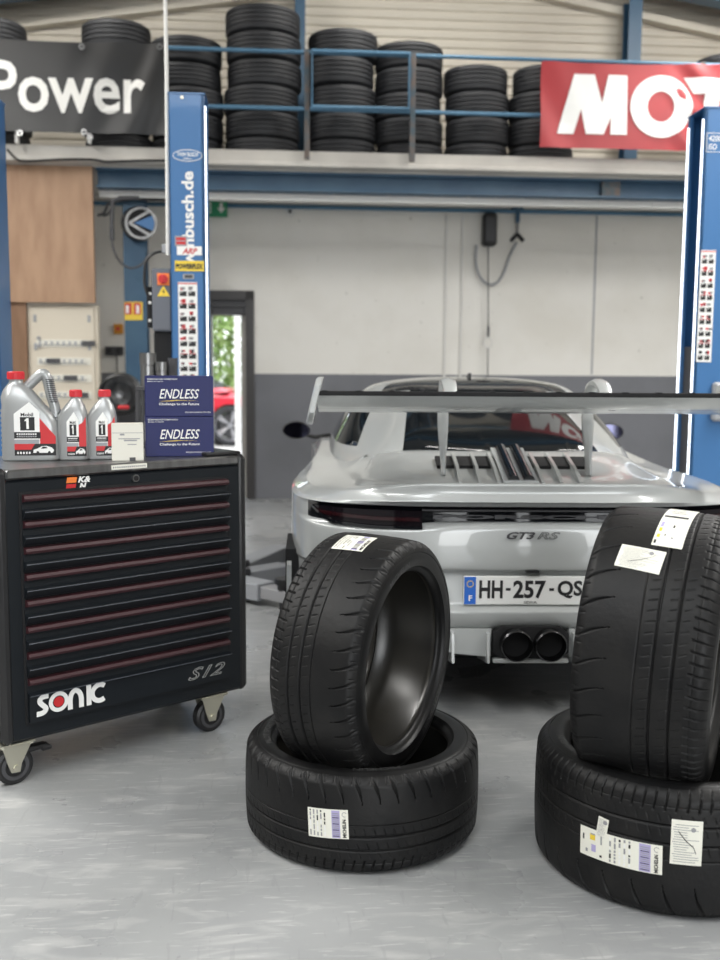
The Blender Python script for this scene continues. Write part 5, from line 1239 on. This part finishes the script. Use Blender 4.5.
# engine lid: slots, fins, centre strip
lid = bpy.data.objects.new('engine_lid', None); COL.objects.link(lid); lid.parent = car
def lid_patch(mb, x0, x1, y0, y1, up, mi=0, n=4):
    for i in range(n):
        ya, yb = y0 + (y1 - y0) * i / n, y0 + (y1 - y0) * (i + 1) / n
        mb.add([(x, y, lid_z(y) + dz) for y in (ya, yb) for x, dz in ((x0, up), (x1, up), (x0, -.02), (x1, -.02))], [(0, 4, 5, 1), (0, 2, 6, 4), (1, 5, 7, 3)] + ([(0, 1, 3, 2)] if i == 0 else []) + ([(4, 6, 7, 5)] if i == n - 1 else []), mi)
mb = MB()
for s_ in (-1, 1):
    xs_ = sorted((s_ * .075, s_ * .325))
    mb.prism([(xs_[0], .46), (xs_[1], .46), (xs_[1], .66), (xs_[0], .66)], 0, 0, plane='XY') if False else lid_patch(mb, xs_[0], xs_[1], .47, .58, .010, 0); mb.build('vent_slot', m_blkm, lid); mb = MB()
for x in (-.245, -.165, -.09, .09, .165, .245):
    mb = MB(); mb.prism([(.29, lid_z(.29) - .01), (.29, lid_z(.29) + .012), (.42, lid_z(.42) + .026), (.60, lid_z(.60) + .020), (.64, lid_z(.64) - .01)], x - .007, x + .007, plane='YZ'); mb.build('fin', m_silver, lid)
mb = MB(); lid_patch(mb, -.072, .072, .29, .665, .016, 0)
mb.build('centre_cover', m_silver, lid)
for x in (-.028, .034):
    mb = MB(); mb.tube([(x, y, lid_z(y) + .014) for y in (.30, .4, .5, .6, .66)], .024, 14); mb.build('intake', m_gloss, lid, True)
    
# rear light band
def rear_y(x): return sum(rear_y0(x + .09 * (k - 3) / 3) for k in range(7)) / 7
def rear_y0(x): # outline of the rear, by control columns
    ax_ = abs(x)
    for (xa, ya), (xb, yb) in zip(cols, cols[1:]):
        if xa <= ax_ <= xb: return ya + (yb - ya) * (ax_ - xa) / (xb - xa)
    return .2
def band(name, x0, x1, zb, zt_, dep, m, n=24, parent=None, label=None):
    mb = MB(); V = []
    for i in range(n + 1):
        x = x0 + (x1 - x0) * i / n; y = rear_y(x) + .012 + dep; zb_i = zb(x) if callable(zb) else zb; zt_i = zt_(x) if callable(zt_) else zt_
        V += [(x, y, zb_i), (x, y, zt_i), (x, y + .03, zt_i), (x, y + .03, zb_i)]
    F = [(i * 4 + j, i * 4 + (j + 1) % 4, i * 4 + 4 + (j + 1) % 4, i * 4 + 4 + j) for i in range(n) for j in range(4)] + [(0, 1, 2, 3), tuple(range(n * 4 + 3, n * 4 - 1, -1))]
    mb.add(V, F); o = mb.build(name, m, parent or car, 30); 
    if label: o['label'] = label
    return o
m_lamp = mat('lamp_glass', (.008, .006, .008), .10, spec=.35)
m_lampred = mat('lamp_red', (.022, .004, .006), .2, coat=.6)
for s_ in (-1, 1):
    f = lambda x: .762 + max(0, abs(x) - .6) * .06 + max(0, abs(x) - .77) * .55
    lp = band('tail_lamp', s_ * .42, s_ * .845, f, lambda x: .826, .006, m_lamp)
    band('lamp_bar', s_ * .43, s_ * .83, lambda x: .786 + max(0, abs(x) - .6) * .05, lambda x: .800 + max(0, abs(x) - .6) * .05, .001, m_lampred, parent=lp)
    band('lamp_edge', s_ * .42, s_ * .845, lambda x: f(x) - .006, lambda x: f(x) + .004, -.004, m_gloss, parent=lp)
lb = band('light_bar', -.42, .42, .788, .822, .012, m_gloss, 10)
mb = MB(); mb.text('PORSCHE', lambda u, v: (-.38 + u, .022, .797 + v), .76, .016, bold=.06); mb.build('brand_lettering', m_darkgrey, lb)
band('light_line', -.42, .42, .826, .832, .006, m_darkgrey, 10, parent=lb)
# badge, plate, sensor
mb = MB(); mb.text('GT3', lambda u, v: (-.103 + u, -.002, .724 + v), .108, .028, bold=.035, shear=.35); mb.text('RS', lambda u, v: (.012 + u, -.002, .724 + v), .088, .028, outline=.022, shear=.35)
mb.build('model_badge', m_darkgrey, car)
pl_ = bpy.data.objects.new('number_plate', None); COL.objects.link(pl_); pl_.parent = car; pl_.location = (0, .018, .522)
mb = MB(); mb.box((-.26, 0, -.056), (.26, .012, .056), bev=.004); mb.build('plate', m_plate, pl_)
mb = MB(); mb.box((-.257, -.0012, -.053), (-.213, .002, .053)); mb.text('F', lambda u, v: (-.240 + u, -.002, -.040 + v), .014, .022, mi=1, bold=.03)
for k in range(12): a = 2 * math.pi * k / 12; cx, cz = -.235 + .012 * math.cos(a), .026 + .012 * math.sin(a); mb.add([(cx - .002, -.002, cz - .002), (cx + .002, -.002, cz - .002), (cx + .002, -.002, cz + .002), (cx - .002, -.002, cz + .002)], [(0, 1, 2, 3)], 2)
mb.build('country_band', [m_plblue, m_pwhite, m_pyel], pl_)
mb = MB()
for s_, x0, w_ in (('HH', -.200, .090), ('257', -.070, .125), ('QS', .100, .095)): mb.text(s_, lambda u, v: (x0 + u, -.0015, -.030 + v), w_, .070, bold=.03)
for x0 in (-.098, .068): mb.box((x0, -.0015, .0), (x0 + .018, .001, .010))
mb.text('SEWA', lambda u, v: (-.028 + u, -.0015, -.050 + v), .05, .010, bold=.01); mb.build('plate_characters', m_pblack, pl_)
mb = MB(); mb.box((-.025, .0, .594), (.025, .02, .601)); mb.build('plate_lamp', m_blk, car)
for x in (-.315, .315): mb = MB(); mb.lathe([(.010, .016), (.012, .016)], (x, .0, .50), 'Y', 20); mb.lathe([(0, .014), (.0095, .014)], (x, .0, .50), 'Y', 20); mb.build('parking_sensor', m_silver, car)
# exhaust and diffuser
ex = bpy.data.objects.new('exhaust', None); COL.objects.link(ex); ex.parent = car
mb = MB(); P = [(-.145, .285), (-.145, .360), (-.11, .385), (.11, .385), (.145, .360), (.145, .285), (.11, .262), (-.11, .262)]
mb.prism(P, -.004, .30); mb.build('surround', m_blkm, ex)
for s_ in (-1, 1):
    mb = MB(); mb.lathe([(.052, .10), (.052, -.04), (.056, -.052), (.061, -.046), (.061, .10)], (.004 + s_ * .065, 0, .322), 'Y', 36); mb.lathe([(0, .06), (.052, .06)], (.004 + s_ * .065, 0, .322), 'Y', 36)
    mb.build('tailpipe', mat('exhaust_metal', (.10, .10, .105), .25, metal=1), ex, True)
mb = MB()
for s_ in (-1, 1):
    x0, x1 = (s_ * .15, s_ * .36); mb.prism([(x0, .372), (x1, .372), (x1, .30), (s_ * .30, .275), (x0, .262)] if s_ > 0 else [(x0, .372), (x1, .372), (x1, .30), (s_ * .30, .275), (x0, .262)], .02, .05); mb.build('diffuser_panel', m_silver, car); mb = MB()
    mb.prism([(x1, .372), (s_ * .72, .372), (s_ * .70, .30), (x1, .285)], .08, .11); mb.build('diffuser_corner', m_silver, car); mb = MB()
for s_ in (-1, 1):
    for x in (.165, .30, .50): mb = MB(); mb.prism([(-.01, .36), (-.025, .25), (.25, .19), (.25, .36)], s_ * x - .005, s_ * x + .005, plane='YZ'); mb.build('diffuser_fin', m_silver if x < .4 else m_blkm, car)
mb = MB(); mb.box((-.145, -.01, .245), (.145, .02, .262), bev=.004); mb.build('diffuser_lip', m_silver, car)
for s_ in (-1, 1):
    mb = MB(); mb.prism([(.30, .42), (.34, .62), (.50, .66), (.50, .40)], s_ * .885, s_ * .955, plane='YZ'); mb.build('side_vent', m_blkm, car)
    mb = MB(); mb.prism([(.30, .30), (.31, .56), (.40, .62), (.42, .30)], s_ * .93, s_ * .95, plane='YZ'); mb.build('side_blade', m_silver, car)
# roof antenna fin
mb = MB(); mb.prism([(1.98, 1.305), (2.12, 1.305), (2.0, 1.335), (1.985, 1.335)], -.008, .008, plane='YZ'); mb.build('antenna', m_blk, car)
# small red car outside the door
rc = bl(228, 380, 18.3)
q = B(rc[0], 18.3); red = make_car('parked_car', 'red car with silver wheel parked outside the doorway', (0, 0, 0), 0, m_redpaint, False)
# turned broadside, its nose to the right; front wheel under the gap of the door
aim = bl(231, 425, 17.4); red.rotation_euler = (0, 0, math.radians(-90) + YAW); 
fx = B(aim[0], 18.3); red.location = (fx.x - AX[1], fx.y - AX[1] * math.sin(YAW), -.02)
